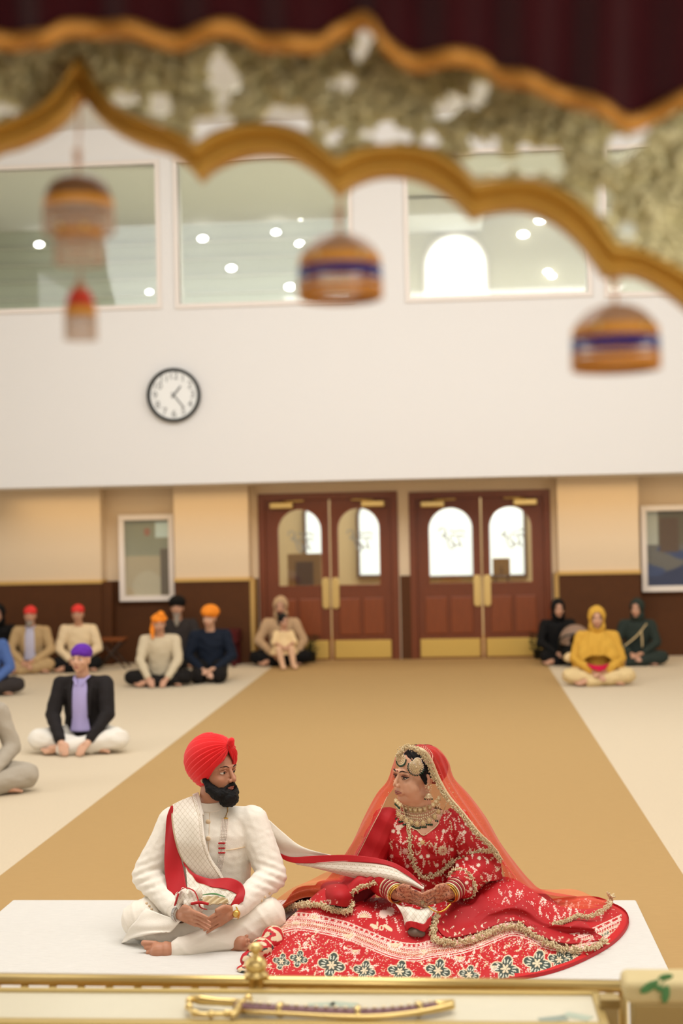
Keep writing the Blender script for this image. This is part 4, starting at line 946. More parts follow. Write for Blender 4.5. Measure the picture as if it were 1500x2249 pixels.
# embroidered coat
top = [loft(L_([(468, 2030, 6.30, .195, .155), (468, 1985, 6.30, .185, .150), (468, 1930, 6.29, .168, .135), (468, 1870, 6.29, .182, .138), (467, 1825, 6.29, .190, .128), (466, 1797, 6.29, .172, .10), (463, 1777, 6.29, .10, .078), (462, 1766, 6.29, .074, .07)]))]
for x in (-1, 1):
    top += chain([shG[x], elG[x], wrG[x].lerp(elG[x], .14)], [.078, .066, .049]) + [cap(W(466+x*40, 1803, 6.29), .068, shG[x], .072), cap(W(466+x*60, 1840, 6.29), .08, shG[x], .07)]
def cfold(P, N):
    px, py = proj(P); e1 = np.exp(-(((px-325)/38)**2+((py-1930)/40)**2)); e2 = np.exp(-(((px-596)/38)**2+((py-1930)/40)**2))
    return .0045*(e1*np.sin(py*.33+px*.12)+e2*np.sin(py*.33-px*.12))+.004*sn(P, 14, 1)+.0012*sn(P, 90, 4)
coat = blob('coat', top, 'ivory', gr, .006, 5, cfold)
bt_ = bvh(coat, trous)
cc0 = W(463, 1767, 6.285); AA = [R(q) for q in np.linspace(-168, 168, 30)]
surf('collar', [[cc0+Vector((k_*math.sin(a+math.pi), k_*math.cos(a+math.pi), -.004+.012*math.cos(a+math.pi)+dz+.012-(.006 if abs(a) > 2.7 and dz > 0 else 0))) for a in AA] for k_, dz in ((.074, -.016), (.066, .004), (.062, .020))], 'ivory', gr, 120, 10, .005)
for y in (1805, 1842): poly('coat_button', [ell(hit(bt_, 457, y, .002), (.011, .005, .011))], 'ivory_button', gr)
poly('welt_pocket', [tube([hit(bt_, x, y, .001) for x, y in ((495, 1867), (515, 1865), (538, 1860))], .0022, 6, 20)], 'ivory_button', gr)
poly('front_seam', [tube([hit(bt_, x, y, .0005) for x, y in ((460, 1786), (459, 1830), (458, 1880), (456, 1925))], .0012, 6, 30)], 'ivory_button', gr)
for x, pts in ((-1, [(322, 1984), (328, 1990), (333, 1997)]), (1, [(592, 1962), (582, 1970), (575, 1978)])):
    for p in pts: poly('cuff_button', [ell(hit(bt_, *p, .002), (.006, .005, .006), None, SPM)], 'ivory_button', gr)
for x in (-1, 1):
    a_, b_ = wrG[x].lerp(elG[x], .17), wrG[x].lerp(elG[x], .05)
    poly('shirt_cuff', [cap(a_, .046, b_, .043)], 'ivory_trouser', gr)
# coat tails over the thighs
surf('coat_tail', [[W(320, 1995, 6.05), W(300, 2020, 6.02), W(280, 2045, 6.05), W(266, 2076, 6.12)], [W(360, 2010, 6.0), W(345, 2035, 5.985), W(318, 2050, 5.99), W(276, 2066, 6.05)], [W(398, 2022, 5.99), W(375, 2046, 5.975), W(362, 2047, 5.97), W(352, 2044, 5.975)]], 'ivory', gr, 40, 24, .004, lambda u, v, G: .003*np.sin(u*14+v*7))
# beard, moustache, turban
def bd(P, N): return .0035*np.abs(sn(P, 130, 1))+.003*sn(P, 55, 2)
pb = [ell((0, -.052, -.088), (.060, .050, .030)), ell((0, -.078, -.112), (.044, .034, .034)), ell((0, -.07, -.128), (.040, .032, .018))]
for s in (-1, 1): pb += chain([(s*.070, -.002, -.030), (s*.064, -.026, -.066), (s*.048, -.052, -.092)], [.011, .020, .026]) + [cap((s*.002, -.094, -.051), .0068, (s*.028, -.083, -.062), .0062), cap((s*.028, -.083, -.062), .0075, (s*.034, -.074, -.085), .012)]
def lipcut(P, Mi=np.array(Mg.inverted())):
    Q = P @ Mi[:3, :3].T+Mi[:3, 3]; return ((Q[:, 0]/.019)**2+((Q[:, 2]+.066)/.0075)**2 < 1) & (Q[:, 1] < -.07)
blob('beard', xf(pb, Mg), 'hair_black', gr, .0032, 2, bd, cut=lipcut)
face_parts(gr, Mg)
for s in (-1, 1): poly('eyelid', xf([tube([(s*.016, -.079, .001), (s*.030, -.084, .0085), (s*.045, -.072, .002)], [.002, .0032, .002], samples=12)], Mg), 'skin_groom', gr)
zt_ = [(0, .100), (12, .072), (25, .048), (45, .018), (62, -.026), (82, -.070), (105, -.092), (140, -.090), (180, -.085)]
kd = np.array([0, -.80, .62]); kd /= np.linalg.norm(kd)
ka = np.cross(kd, [1, 0, 0]); kb = np.cross(kd, ka)
V = []; nu_, nv_ = 420, 150; cen = np.array([0, .018, .040]); rad = np.array([.098, .125, .112])
for j in range(nv_):
    t = j/(nv_-1)
    for i in range(nu_):
        ph = 2*math.pi*i/nu_; deg = abs((math.degrees(ph)+180) % 360-180)
        z0_ = np.interp(deg, [a for a, b in zt_], [b for a, b in zt_]); e0 = math.asin(max(-.98, min(.98, (z0_-cen[2])/rad[2]))); el_ = e0+(math.pi/2-e0)*t
        d = np.array([math.sin(ph)*math.cos(el_), -math.cos(ph)*math.cos(el_), math.sin(el_)])
        lon = math.atan2(d @ ka, d @ kb); ca = d @ kd; lat = math.acos(max(-1, min(1, ca)))
        s = (lon*14/math.pi+.25*math.sin(lon*5)) % 1.0; ridge = min(1, .15+t*9)*s*(1-max(0, (s-.72)/.28)**2)*.0095*min(1, lat*1.6)*(1 if lat < 2.2 else max(0, (3.1-lat)/.9))
        bulge = .012*math.exp(-(lat/.35)**2)+.006*max(0, math.cos(ph-math.pi))
        fr_ = max(0, math.cos(ph))**.7*math.exp(-(t/.30)**2); V.append(cen+rad*d*(1+(ridge+bulge)/.11-.03*math.exp(-(t/.02)**2)-.20*fr_))
V = np.array(V); idx = np.arange(nu_*nv_).reshape(nv_, nu_); r1 = np.roll(idx, -1, axis=1)
F = np.stack([idx[:-1], r1[:-1], r1[1:], idx[1:]], -1).reshape(-1, 4)
A = np.array(Mg); V = V @ A[:3, :3].T+A[:3, 3]
tu = link('turban', V, F, 'red_turban', gr); q = tu.modifiers.new('s', 'SOLIDIFY'); q.thickness = .012; q.offset = -1
blob('turban_knot', xf([ell((0, -.092, .128), (.017, .015, .020), eu(35, 0, 0)), ell((0, -.100, .114), (.010, .008, .016), eu(20, 0, 0))], Mg), 'red_turban', gr, .003, 3)
# bangle, watch, rings, bead strand
def ring_at(c, d, R_, r, name, m, par):
    x, y, d = basis(d); pts = [c+x*R_*math.cos(a)+y*R_*math.sin(a) for a in np.linspace(0, 2*math.pi, 37)]
    return poly(name, [tube(pts, r, 8)], m, par)
dL_ = (wrG[-1]-elG[-1]).normalized()
dl = (W(426, 2016, 5.92)-wrG[-1]).normalized()
for k in range(3): ring_at(wrG[-1]+dl*.008+dl*.007*k, dl, .038, .0032, 'steel_bangle', 'steel', gr)
dr = (W(484, 2016, 5.955)-wrG[1]).normalized()
ring_at(wrG[1]+dr*.0, dr, .033, .006, 'watch_band', 'gold', gr)
wf = hit(bvh(body), 519, 2007, .006, 5.97); poly('watch_case', [cap(wf, .017, wf+Vector((0, .006, 0)), .017, 18)], 'gold', gr)
poly('watch_dial', [ell(wf+Vector((.0, -.016, .003)), (.012, .003, .012))], 'brass_satin', gr)
poly('finger_ring', [ell(hit(bvh(body), 417, 2049, .0, 5.93), (.006, .006, .004))], 'steel', gr)
st_ = []; rd = []
for k in range(5):
    P0 = [(488+k*3.2, 1797), (486+k*3.2, 1825), (483+k*3, 1860), (480+k*2.8, 1890), (476+k*2.5, 1918)]
    for i, (x, y) in enumerate(catmull([(a, b, 0) for a, b in P0], 44)[:, :2]):
        c = hit(bt_, x, y, .004); (rd if abs(y-1852) < 2 or abs(y-1863) < 2 or abs(y-1873) < 2 else st_).append(ell(c, .0031, None, SPL))
poly('pearl_strand', st_, 'pearl', gr); poly('red_bead_row', [ell(hit(bt_, x, y, .005), (.006, .004, .0035), None, SPM) for y in (1852, 1863, 1873) for x in (482, 487, 492)], 'red_cloth', gr)
poly('gold_chain', [tube([hit(bt_, 500, y, .003) for y in (1758, 1766, 1774, 1782)]+[hit(bt_, 497, 1790, .004), hit(bt_, 495, 1797, .004)], .0016, 6, 20), ell(hit(bt_, 495, 1797, .005), (.013, .004, .004))], 'gold', gr)
# ------------------------------------------------------------------ the stole
stole = empty('ceremonial_stole', (gr.location.x+.25, 6.2, SHZ), 'long ivory stole with red border, draped on the groom and running to the bride\'s hands', 'stole')
WT, LN = (238, 230, 216), (176, 158, 132)
def cream_pat(u, v, P, fu=1.0, fv=1.0, border=True):
    c = np.tile(np.array(lin((236, 228, 214))), (len(u), 1)); px, py = proj(P)
    a = np.abs(((px+py*.8)/11) % 1-.5); b = np.abs(((px-py*.8)/11) % 1-.5)
    band = (v < .62)
    c[band & ((a < .055) | (b < .055))] = lin((206, 194, 174)); c[np.abs(v-.64) < .012] = lin((178, 160, 130)); c[(np.abs(v-.72) < .03) & (((u*70) % 1) < .4)] = lin((186, 170, 142))
    c[v < .03] = lin((190, 170, 140)); return c
surf('patterned_panel', [[W(378, 1768, 6.22), W(377, 1800, 6.17), W(384, 1845, 6.12), W(398, 1885, 6.12), W(424, 1916, 6.11), W(452, 1938, 6.10)], [W(400, 1757, 6.22), W(418, 1800, 6.14), W(428, 1850, 6.105), W(440, 1890, 6.105), W(458, 1918, 6.10), W(472, 1942, 6.10)], [W(423, 1748, 6.23), W(437, 1795, 6.15), W(443, 1845, 6.11), W(457, 1885, 6.105), W(476, 1915, 6.10), W(488, 1932, 6.10)], [W(436, 1742, 6.27), W(442, 1778, 6.19), W(449, 1840, 6.125), W(462, 1883, 6.115), W(482, 1912, 6.11), W(491, 1931, 6.11)]], 'attr_cloth', stole, 200, 160, .003, lambda u, v, G: .002*np.sin(v*26+u*3)*(v > .6), lambda u, v, P: cream_pat(u, v, P))
surf('neck_fold', [[W(436, 1745, 6.33), W(436, 1742, 6.26), W(442, 1765, 6.215), W(448, 1790, 6.18)], [W(425, 1752, 6.34), W(423, 1746, 6.26), W(428, 1766, 6.20), W(432, 1790, 6.16)]], 'ivory_trouser', stole, 20, 12, .006)
surf('red_border', [[W(376, 1770, 6.20), W(366, 1800, 6.185), W(362, 1860, 6.16), W(363, 1920, 6.12), W(370, 1968, 6.06)], [W(379, 1769, 6.20), W(381, 1815, 6.165), W(392, 1870, 6.13), W(404, 1915, 6.10), W(412, 1962, 6.04)]], 'red_cloth', stole, 40, 16, .004, lambda u, v, G: .0025*np.sin(v*5+u*11))
surf('red_border', [[W(402, 1893, 6.115), W(426, 1918, 6.095), W(458, 1930, 6.085), W(498, 1928, 6.07), W(528, 1938, 6.04), W(538, 1958, 6.01), W(534, 1980, 5.99)], [W(404, 1900, 6.11), W(430, 1935, 6.08), W(466, 1948, 6.05), W(500, 1955, 6.03), W(520, 1966, 6.01), W(505, 1982, 5.985), W(512, 1994, 5.97)]], 'red_cloth', stole, 70, 16, .004, lambda u, v, G: .003*np.sin(u*18+v*3))
surf('patterned_end', [[W(408, 1905, 6.10), W(432, 1936, 6.075), W(470, 1950, 6.045), W(500, 1957, 6.02), W(520, 1966, 6.0)], [W(413, 1965, 6.03), W(440, 1975, 6.01), W(470, 1980, 6.0), W(490, 1984, 5.98), W(505, 1986, 5.97)]], 'attr_cloth', stole, 90, 50, .004, lambda u, v, G: .004*np.sin(u*30+v*4), lambda u, v, P: cream_pat(u, v*.6, P))
def kn(P, N): return cream_pat(np.zeros(len(P)), np.full(len(P), .3), P)
blob('knotted_bundle', [ell(W(402, 1970, 6.0), (.032, .035, .04), eu(0, 30, 0)), ell(W(428, 1965, 5.99), (.030, .03, .035)), ell(W(432, 1997, 5.955), (.030, .03, .035)), ell(W(418, 1985, 5.97), (.030, .03, .03)), ell(W(395, 1985, 6.0), (.02, .03, .03))], 'attr_cloth', stole, .004, 2, lambda P, N: .004*np.sin(P[:, 0]*170+P[:, 2]*60), kn)
poly('red_tie', [tube([W(388, 1962, 5.98), W(405, 1950, 5.965), W(425, 1956, 5.955), W(434, 1972, 5.95), W(440, 1992, 5.93), W(455, 1998, 5.94)], [.004, .005, .005, .004, .006, .003], samples=40, flat=.4), tube([W(384, 1988, 5.97), W(388, 1975, 5.965), W(392, 1962, 5.97)], .008, samples=10, flat=.5), tube([W(420, 1985, 5.935), W(440, 1982, 5.925), W(458, 1986, 5.93)], .006, samples=10)], 'red_cloth', stole)
poly('green_trim', [tube([W(440, 1966, 6.0), W(470, 1963, 5.99), W(495, 1970, 5.98)], [.003, .007, .003], samples=14, flat=.5)], 'leaf_soft', stole)
surf('folded_lining', [[W(445, 1970, 5.99), W(475, 1968, 5.985), W(500, 1974, 5.975)], [W(446, 1988, 5.965), W(475, 1986, 5.96), W(502, 1984, 5.965)]], 'gold_trim', stole, 50, 20, .004, lambda u, v, G: .005*np.sin(u*22+v*9))
# the run between the two
surf('white_fold', [[W(540, 1775, 6.36), W(575, 1790, 6.36), W(618, 1826, 6.32), W(665, 1860, 6.27), W(730, 1880, 6.22)], [W(560, 1830, 6.37), W(590, 1840, 6.35), W(628, 1866, 6.31), W(672, 1876, 6.26), W(730, 1883, 6.215)], [W(580, 1865, 6.38), W(604, 1868, 6.35), W(640, 1886, 6.31), W(690, 1887, 6.26), W(730, 1885, 6.22)]], 'ivory_trouser', stole, 70, 30, .004, lambda u, v, G: .005*np.sin(v*9+u*5))
surf('red_border', [[W(600, 1868, 6.34), W(640, 1882, 6.29), W(700, 1879, 6.22), W(770, 1878, 6.16), W(850, 1890, 6.10), W(895, 1912, 6.05), W(929, 1944, 6.0)], [W(604, 1876, 6.34), W(640, 1894, 6.28), W(700, 1896, 6.21), W(770, 1893, 6.15), W(846, 1899, 6.09), W(890, 1920, 6.045), W(928, 1947, 5.995)]], 'red_cloth', stole, 90, 10, .005, lambda u, v, G: .002*np.sin(u*20))
def scal(u, v, P):
    c = np.tile(np.array(lin((234, 226, 212))), (len(u), 1)); U = u*26; V_ = v*7; row = np.floor(V_); x = (U+(row % 2)*.5) % 1-.5; y = V_-row
    c[(np.abs(np.hypot(x*1.0, y-.0)-.52) < .07)] = lin((198, 182, 158)); c[(v < .09)] = lin((236, 226, 210)); c[(np.abs(v-.16) < .025) & ((u*80 % 1) < .55)] = lin((196, 182, 156)); c[np.abs(v-.02) < .02] = lin((150, 60, 50)); return c
surf('patterned_run', [[W(640, 1893, 6.28), W(700, 1894, 6.21), W(770, 1891, 6.15), W(850, 1900, 6.09), W(898, 1922, 6.04), W(931, 1946, 5.995)], [W(652, 1897, 6.28), W(710, 1905, 6.20), W(780, 1914, 6.13), W(850, 1922, 6.06), W(900, 1936, 6.02), W(931, 1952, 5.99)], [W(655, 1898, 6.28), W(720, 1914, 6.21), W(785, 1930, 6.15), W(850, 1940, 6.08), W(895, 1943, 6.03), W(928, 1955, 5.99)]], 'attr_cloth', stole, 260, 60, .004, lambda u, v, G: .002*np.sin(v*8), scal)
surf('hanging_end', [[W(868, 1984, 5.97), W(893, 1992, 5.95), W(915, 1996, 5.94), W(940, 1994, 5.95), W(960, 1992, 5.96)], [W(882, 2008, 5.935), W(900, 2006, 5.90), W(920, 2004, 5.905), W(938, 2008, 5.90), W(952, 2005, 5.93)], [W(888, 2034, 5.91), W(898, 2025, 5.87), W(914, 2026, 5.875), W(932, 2030, 5.87), W(944, 2016, 5.905)]], 'attr_cloth', stole, 90, 60, .003, lambda u, v, G: .004*np.sin(u*14+v*2), lambda u, v, P: cream_pat(u, v*.5, P))
surf('red_border', [[W(888, 2032, 5.908), W(898, 2023, 5.866), W(914, 2025, 5.87), W(932, 2029, 5.866), W(946, 2012, 5.90)], [W(893, 2050, 5.895), W(902, 2037, 5.86), W(916, 2040, 5.863), W(932, 2046, 5.86), W(946, 2032, 5.89)]], 'red_cloth', stole, 40, 10, .004, lambda u, v, G: .004*np.sin(u*14+2))
blob('rolled_lining', [ell(W(910, 2046, 5.885), (.030, .03, .022), eu(0, 10, 0)), ell(W(924, 2050, 5.88), (.02, .02, .016))], 'sheath_grey' if C('sheath_grey', (120, 104, 92), rough=.8) else '', stole, .004, 3)
# ------------------------------------------------------------------ bride: skirt as a fitted height field
br = empty('person', (W(925, 2040, 6.3).x, 6.3, SHZ), 'person in red embroidered bridal dress, sheer veil and heavy jewellery seated on the white sheet', 'person')
ol = [WZ(x, y, SHZ) for x, y in [(548, 2088), (534, 2112), (552, 2140), (600, 2152), (700, 2164), (850, 2172), (1000, 2168), (1160, 2150), (1255, 2124), (1340, 2080), (1378, 2040), (1376, 2010), (1345, 1990), (1290, 1975)]]
ol = [(p.x, p.y) for p in ol]+[(W(1150, 2000, 6.8).x, 6.72), (W(930, 2000, 6.8).x, 6.72), (W(720, 2000, 6.7).x, 6.62), (W(650, 2000, 6.55).x, 6.5), (W(618, 2030, 6.3).x, 6.32), (W(590, 2060, 6.1).x, 6.14)]
ol = catmull([(x, y, 0) for x, y in ol+ol[:1]], 160)[:-1, :2]
def sdist(X, Y):
    d = np.full(X.shape, 9.0); ins = np.zeros(X.shape, bool)
    for (x0, y0), (x1, y1) in zip(ol, np.roll(ol, -1, axis=0)):
        ex, ey = x1-x0, y1-y0; t = np.clip(((X-x0)*ex+(Y-y0)*ey)/(ex*ex+ey*ey+1e-12), 0, 1); d = np.minimum(d, np.hypot(X-x0-t*ex, Y-y0-t*ey))
        c = ((y0 > Y) != (y1 > Y)) & (X < (x1-x0)*(Y-y0)/(y1-y0+1e-12)+x0); ins ^= c
    return np.where(ins, d, -d)
xk1, xk2, xm_ = W(735, 1960, 6.2).x, W(1115, 1960, 6.2).x, W(928, 1960, 6.2).x
def H(X, Y, d=None):
    if d is None: d = sdist(X, Y)
    g = lambda x, y, sx, sy: np.exp(-((X-x)/sx)**2-((Y-y)/sy)**2)
    h = .175*g(xk1, 6.2, .17, .17)+.205*g(xk2, 6.2, .2, .19)+.15*g(xm_, 6.38, .22, .2)+.075*g(xm_, 6.08, .30, .2)+.06*g(xm_-.12, 5.95, .28, .16)+.05*g(W(1290, 2040, 6.2).x, 6.3, .2, .2)+.035*g(W(640, 2080, 6.0).x, 6.05, .13, .15)
    an = np.arctan2(X-xm_, 6.35-Y); r_ = np.hypot(X-xm_, Y-6.35)
    fo = (.010*np.sin(an*9+3*np.sin(r_*7))+.006*np.sin(an*21+2+4*np.sin(r_*5)))*np.clip(r_*2-.25, 0, 1)
    e = np.clip(d/.09, 0, 1); e = np.sin(e*math.pi/2)
    return SHZ+.006+e*(.022+h+fo)
x0, x1 = ol[:, 0].min()-.005, ol[:, 0].max()+.005; y0, y1 = ol[:, 1].min()-.005, ol[:, 1].max()+.005
gx = np.arange(x0, x1, .0026); gy = np.arange(y0, y1, .0032); X, Y = np.meshgrid(gx, gy); D = sdist(X, Y); Z = H(X, Y, D)
def onH(px, py, off=.008):
    d = ray(px, py); ys = np.linspace(5.4, 7.2, 360); Pp = np.array(CAM)[None]+np.array(d)[None]*(ys/d.y)[:, None]
    h = H(Pp[:, 0], Pp[:, 1])+off; dd = sdist(Pp[:, 0], Pp[:, 1]); h = np.where(dd < 0, SHZ+off, h); k = np.argmax(Pp[:, 2] < h); return Vector(Pp[k])
# painted embroidery, two cells per pixel, origin (520,1920)
cv = Canvas(1760, 520, RD); ox, oy, q_ = 520, 1920, 2
T = lambda x, y: ((x-ox)*q_, (y-oy)*q_)
rp = random.Random(11)
for k in range(2600): x, y = rp.uniform(0, 1760), rp.uniform(0, 520); cv.el(x, y, 1.8, 1.5, 0, PK)
wv = catmull([(x, y, 0) for x, y in [(560, 2092), (585, 2070), (612, 2048), (650, 2038), (700, 2044), (760, 2058), (810, 2078), (860, 2098), (910, 2106), (950, 2098), (1000, 2092), (1050, 2078), (1090, 2062), (1125, 2050), (1160, 2058), (1200, 2078), (1250, 2085), (1300, 2072), (1370, 2040)]], 700)[:, :2]
cvx, cvy = T(wv[:, 0], wv[:, 1])
bandlow = np.interp(np.arange(1760), cvx, cvy)
# dense scroll field below the band
for k in range(1500):
    x = rp.uniform(20, 1740); yb0 = bandlow[int(x)]; y = yb0+rp.uniform(0, 190); cv.el(x, y, rp.uniform(2, 4.5), rp.uniform(.9, 1.5), rp.uniform(0, 3.14), rp.choice([BE, PK, PK, GD]))
for k in range(270):
    x = rp.uniform(20, 1740); y = bandlow[int(x)]+rp.uniform(4, 190); cv.sprig(x, y, rp.uniform(0, 6.28), rp.uniform(12, 22), rp.choice([PK, BE, (240, 226, 206)]), 3, .9, 5.2)
# medallions
for mx_, my_, s in [(618, 2112, 17), (656, 2106, 18), (728, 2120, 27), (800, 2132, 22), (878, 2134, 24), (962, 2132, 25), (1030, 2141, 20), (1110, 2128, 28), (1180, 2116, 28), (1228, 2108, 22), (1262, 2100, 20), (1330, 2060, 16)]:
    cx_, cy_ = T(mx_, my_); s *= 2.25
    for a in range(4):
        an = a*math.pi/2+.25; cv.el(cx_+math.cos(an)*s*.50, cy_+math.sin(an)*s*.44, s*.56, s*.40, an, BE)
    for a in range(4):
        an = a*math.pi/2+.25; cv.el(cx_+math.cos(an)*s*.50, cy_+math.sin(an)*s*.44, s*.47, s*.32, an, GN); 
        for b_ in (-.35, 0, .35): cv.el(cx_+math.cos(an+b_)*s*.62, cy_+math.sin(an+b_)*s*.55, s*.17, s*.05, an+b_, (206, 206, 186))
    cv.flower(cx_, cy_, s*.34, BE, 6)
# chevron band
for off, w1, c in [(0, 2.4, PK), (-7, 1.5, PK), (-24, 2, PK), (-30, 1.6, BE), (-44, 2, PK), (-50, 1.8, PK), (-66, 2, PK), (10, 2, PK)]:
    cv.ln([(a, b+off) for a, b in zip(cvx[::6], cvy[::6])], w1, c)
for i in range(0, 700, 3):
    a, b = cvx[i], cvy[i]; cv.ln([(a, b-10), (a+4, b-15), (a, b-21)], 1.3, BE)
    cv.ln([(a, b-32), (a+3, b-38), (a, b-43)], 1.3, PK)
    if i % 9 == 0: cv.flower(a, b-58, 7, PK, 6)
# paisley, peacock and sprig motifs
for mx_, my_, s in [(640, 2008, 16), (690, 2015, 18), (650, 2028, 12), (765, 2050, 20), (800, 2012, 20), (722, 1992, 12), (868, 2070, 22), (1010, 2100, 16), (780, 2085, 14), (930, 2085, 12), (1085, 2120, 12)]:
    cx_, cy_ = T(mx_, my_); 
    for ring in range(3):
        n = 5+3*ring
        for k in range(n):
            an = math.pi*(.95+1.1*(k+.5)/n) if my_ < 2030 else math.pi*(1.2*(k+.5)/n-.1); cv.el(cx_+math.cos(an)*s*(.35+.5*ring), cy_+math.sin(an)*s*(.3+.45*ring)+s*.3, s*.3, s*.15, an, BE if ring < 2 else PK)
for mx_, my_ in [(842, 2008), (857, 2002)]:
    cx_, cy_ = T(mx_, my_); cv.flower(cx_, cy_, 20, PK, 11)
cx_, cy_ = T(830, 2035); cv.el(cx_-16, cy_, 20, 9, .5, BE); cv.el(cx_-2, cy_-12, 4, 12, 0, BE); cv.el(cx_+44, cy_+6, 24, 9, .6, BE); cv.el(cx_+16, cy_+6, 11, 13, 0, BE); cv.el(cx_+16, cy_+6, 5, 7, 0, RD)
for k in range(150):
    x, y = rp.uniform(600, 1340), rp.uniform(1965, 2070); a, b = T(x, y)
    if b < bandlow[int(min(max(a, 0), 1759))]-80: cv.sprig(a, b, rp.uniform(-2.2, -.9), rp.uniform(16, 30), PK, 4, .9, 5.5)
def skcol(P, d):
    px, py = proj(P); c = cv.samp((px-ox)*q_, (py-oy)*q_)
    c[(d < .028) & (px > 1130)] = lin((206, 14, 20)); c[(d < .01)] = lin((190, 20, 30)); return c
P = np.stack([X.ravel(), Y.ravel(), Z.ravel()], 1); cols = skcol(P, D.ravel())
idx = np.arange(X.size).reshape(X.shape); F = np.stack([idx[:-1, :-1], idx[:-1, 1:], idx[1:, 1:], idx[1:, :-1]], -1).reshape(-1, 4)
kp = (D > 0); kf = kp[:-1, :-1] & kp[1:, :-1] & kp[:-1, 1:] & kp[1:, 1:]; F = F[kf.ravel()]
us = np.unique(F); mp_ = -np.ones(X.size, int); mp_[us] = np.arange(len(us))
lum = (cols[us] @ np.array([.1, .6, .3])); P2 = P[us].copy(); P2[:, 2] += np.where(lum > .25, .0012, 0)
skirt = link('skirt', P2, mp_[F], 'attr_cloth', br, colors=cols[us])
# hem skirt wall down to the sheet
n_ = len(ol); V = [(x, y, SHZ+.001) for x, y in ol]+[(x, y, SHZ+.016) for x, y in ol]; link('hem_binding', V, [(i, (i+1) % n_, (i+1) % n_+n_, i+n_) for i in range(n_)], 'red_cloth', br)
# ------------------------------------------------------------------ bride: body
Mb = Matrix.Translation(W(911, 1703, 6.3)) @ eu(-3, 1, -52).to_4x4() @ Matrix.Scale(1.05, 4)
torb = [(930, 2010, 6.33, .17, .14), (930, 1960, 6.33, .15, .12), (930, 1915, 6.32, .135, .11), (930, 1870, 6.31, .155, .125), (928, 1835, 6.31, .165, .12), (926, 1805, 6.31, .15, .085), (922, 1788, 6.31, .10, .07), (920, 1776, 6.31, .068, .06)]
shB = {-1: W(852, 1806, 6.31), 1: W(1000, 1808, 6.31)}; elB = {-1: W(806, 1905, 6.27), 1: W(1062, 1902, 6.24)}; wrB = {-1: W(870, 1962, 6.03), 1: W(990, 1960, 6.03)}
knB = {-1: W(900, 1967, 5.975), 1: W(960, 1966, 5.97)}
pB = [loft(L_(torb)), cap(W(922, 1790, 6.31), .060, W(916, 1740, 6.30), .056), ell(W(905, 1850, 6.22), (.055, .045, .05)), ell(W(955, 1850, 6.22), (.055, .045, .05))]+xf(head_prims(True)+[ell((-.034, -.040, -.050), (.036, .036, .040)), ell((.034, -.040, -.050), (.036, .036, .040)), ell((0, -.035, -.092), (.048, .042, .028)), ell((0, -.005, -.102), (.056, .058, .036)), ell((.036, -.02, -.078), (.032, .04, .036)), ell((-.036, -.02, -.078), (.032, .04, .036))], Mb)
for x in (-1, 1): pB += chain([shB[x], elB[x], wrB[x]], [.052, .044, .028])+[cap(W(926+x*35, 1802, 6.31), .05, shB[x], .05)]
pB += hand_prims(wrB[-1], knB[-1], (-.15, -.45, .85), (.9, .0, -.55), 1, 1.05)+hand_prims(wrB[1], knB[1], (.15, -.45, .85), (-.9, .1, -.5), 1, 1.05)
for x in (-1, 1): pB += chain([W(930+x*30, 2010, 6.3), W(928+x*150, 2045, 6.2), W(928-x*40, 2065, 6.1)], [.07, .05, .035])
def henna(P, N):
    px, py = proj(P); c = np.tile(np.array(lin((218, 166, 134))), (len(P), 1)); hnd = (py > 1940) & (P[:, 1] < 6.12)
    c[hnd] = lin((192, 130, 100)); s = sn(P, 150, 3); c[hnd & (np.abs(s) < .14)] = lin((118, 56, 40)); c[(((px-868)**2+(py-1989)**2) < 0)] = 0; return c
mat('skin_attr', (255, 255, 255), .45, attr=True)
bodyb = blob('body', pB, 'skin_attr', br, .0034, 2, None, henna, rel=headmask(Mb))
# blouse
cb = Canvas(760, 620, (186, 6, 20)); bx_, by_ = 760, 1730
U = lambda x, y: ((x-bx_)*2, (y-by_)*2)
for k in range(500): cb.el(rp.uniform(170, 760), rp.uniform(0, 620), 1.2, 1.2, 0, PK)
for x, y, a, L, s in [(893, 1795, 1.9, 30, 6), (880, 1830, 1.6, 34, 6), (872, 1800, 1.9, 26, 6), (900, 1860, 1.4, 30, 5), (886, 1880, 1.3, 30, 5), (915, 1850, .9, 22, 4), (925, 1868, 2.3, 22, 4), (945, 1850, 1.0, 20, 4), (952, 1870, -1.2, 34, 5), (968, 1850, -1.3, 36, 5), (978, 1830, -1.0, 30, 5), (985, 1880, -1.5, 40, 5), (1002, 1850, -1.2, 40, 5), (930, 1905, -1.57, 34, 5), (905, 1900, -1.3, 22, 4), (958, 1905, -2.0, 24, 4), (980, 1800, -.9, 28, 5), (998, 1805, 1.4, 30, 5), (1015, 1830, 1.3, 36, 5), (1030, 1860, 1.2, 36, 5), (1045, 1850, 1.0, 30, 5), (1060, 1880, .8, 30, 5), (1030, 1900, .6, 36, 5), (1060, 1915, .5, 30, 5), (1085, 1900, 1.0, 24, 5), (1020, 1925, .4, 30, 4), (1060, 1935, .2, 30, 4), (1010, 1775, 1.2, 24, 4), (868, 1770, 2.0, 20, 5), (880, 1860, 1.5, 24, 5), (1075, 1860, 1.2, 24, 4)]:
    cb.sprig(*U(x, y), a, L, PK if s > 4 else BE, 5, 1.0, s*.95)
cb.flower(*U(972, 1868), 22, BE, 12); cb.el(*U(972, 1868), 8, 8, 0, (190, 20, 36)); cb.flower(*U(972, 1868), 7, BE, 6); cb.flower(*U(928, 1850), 13, GD, 8); cb.flower(*U(875, 1818), 14, PK, 10); cb.flower(*U(890, 1870), 14, PK, 10)
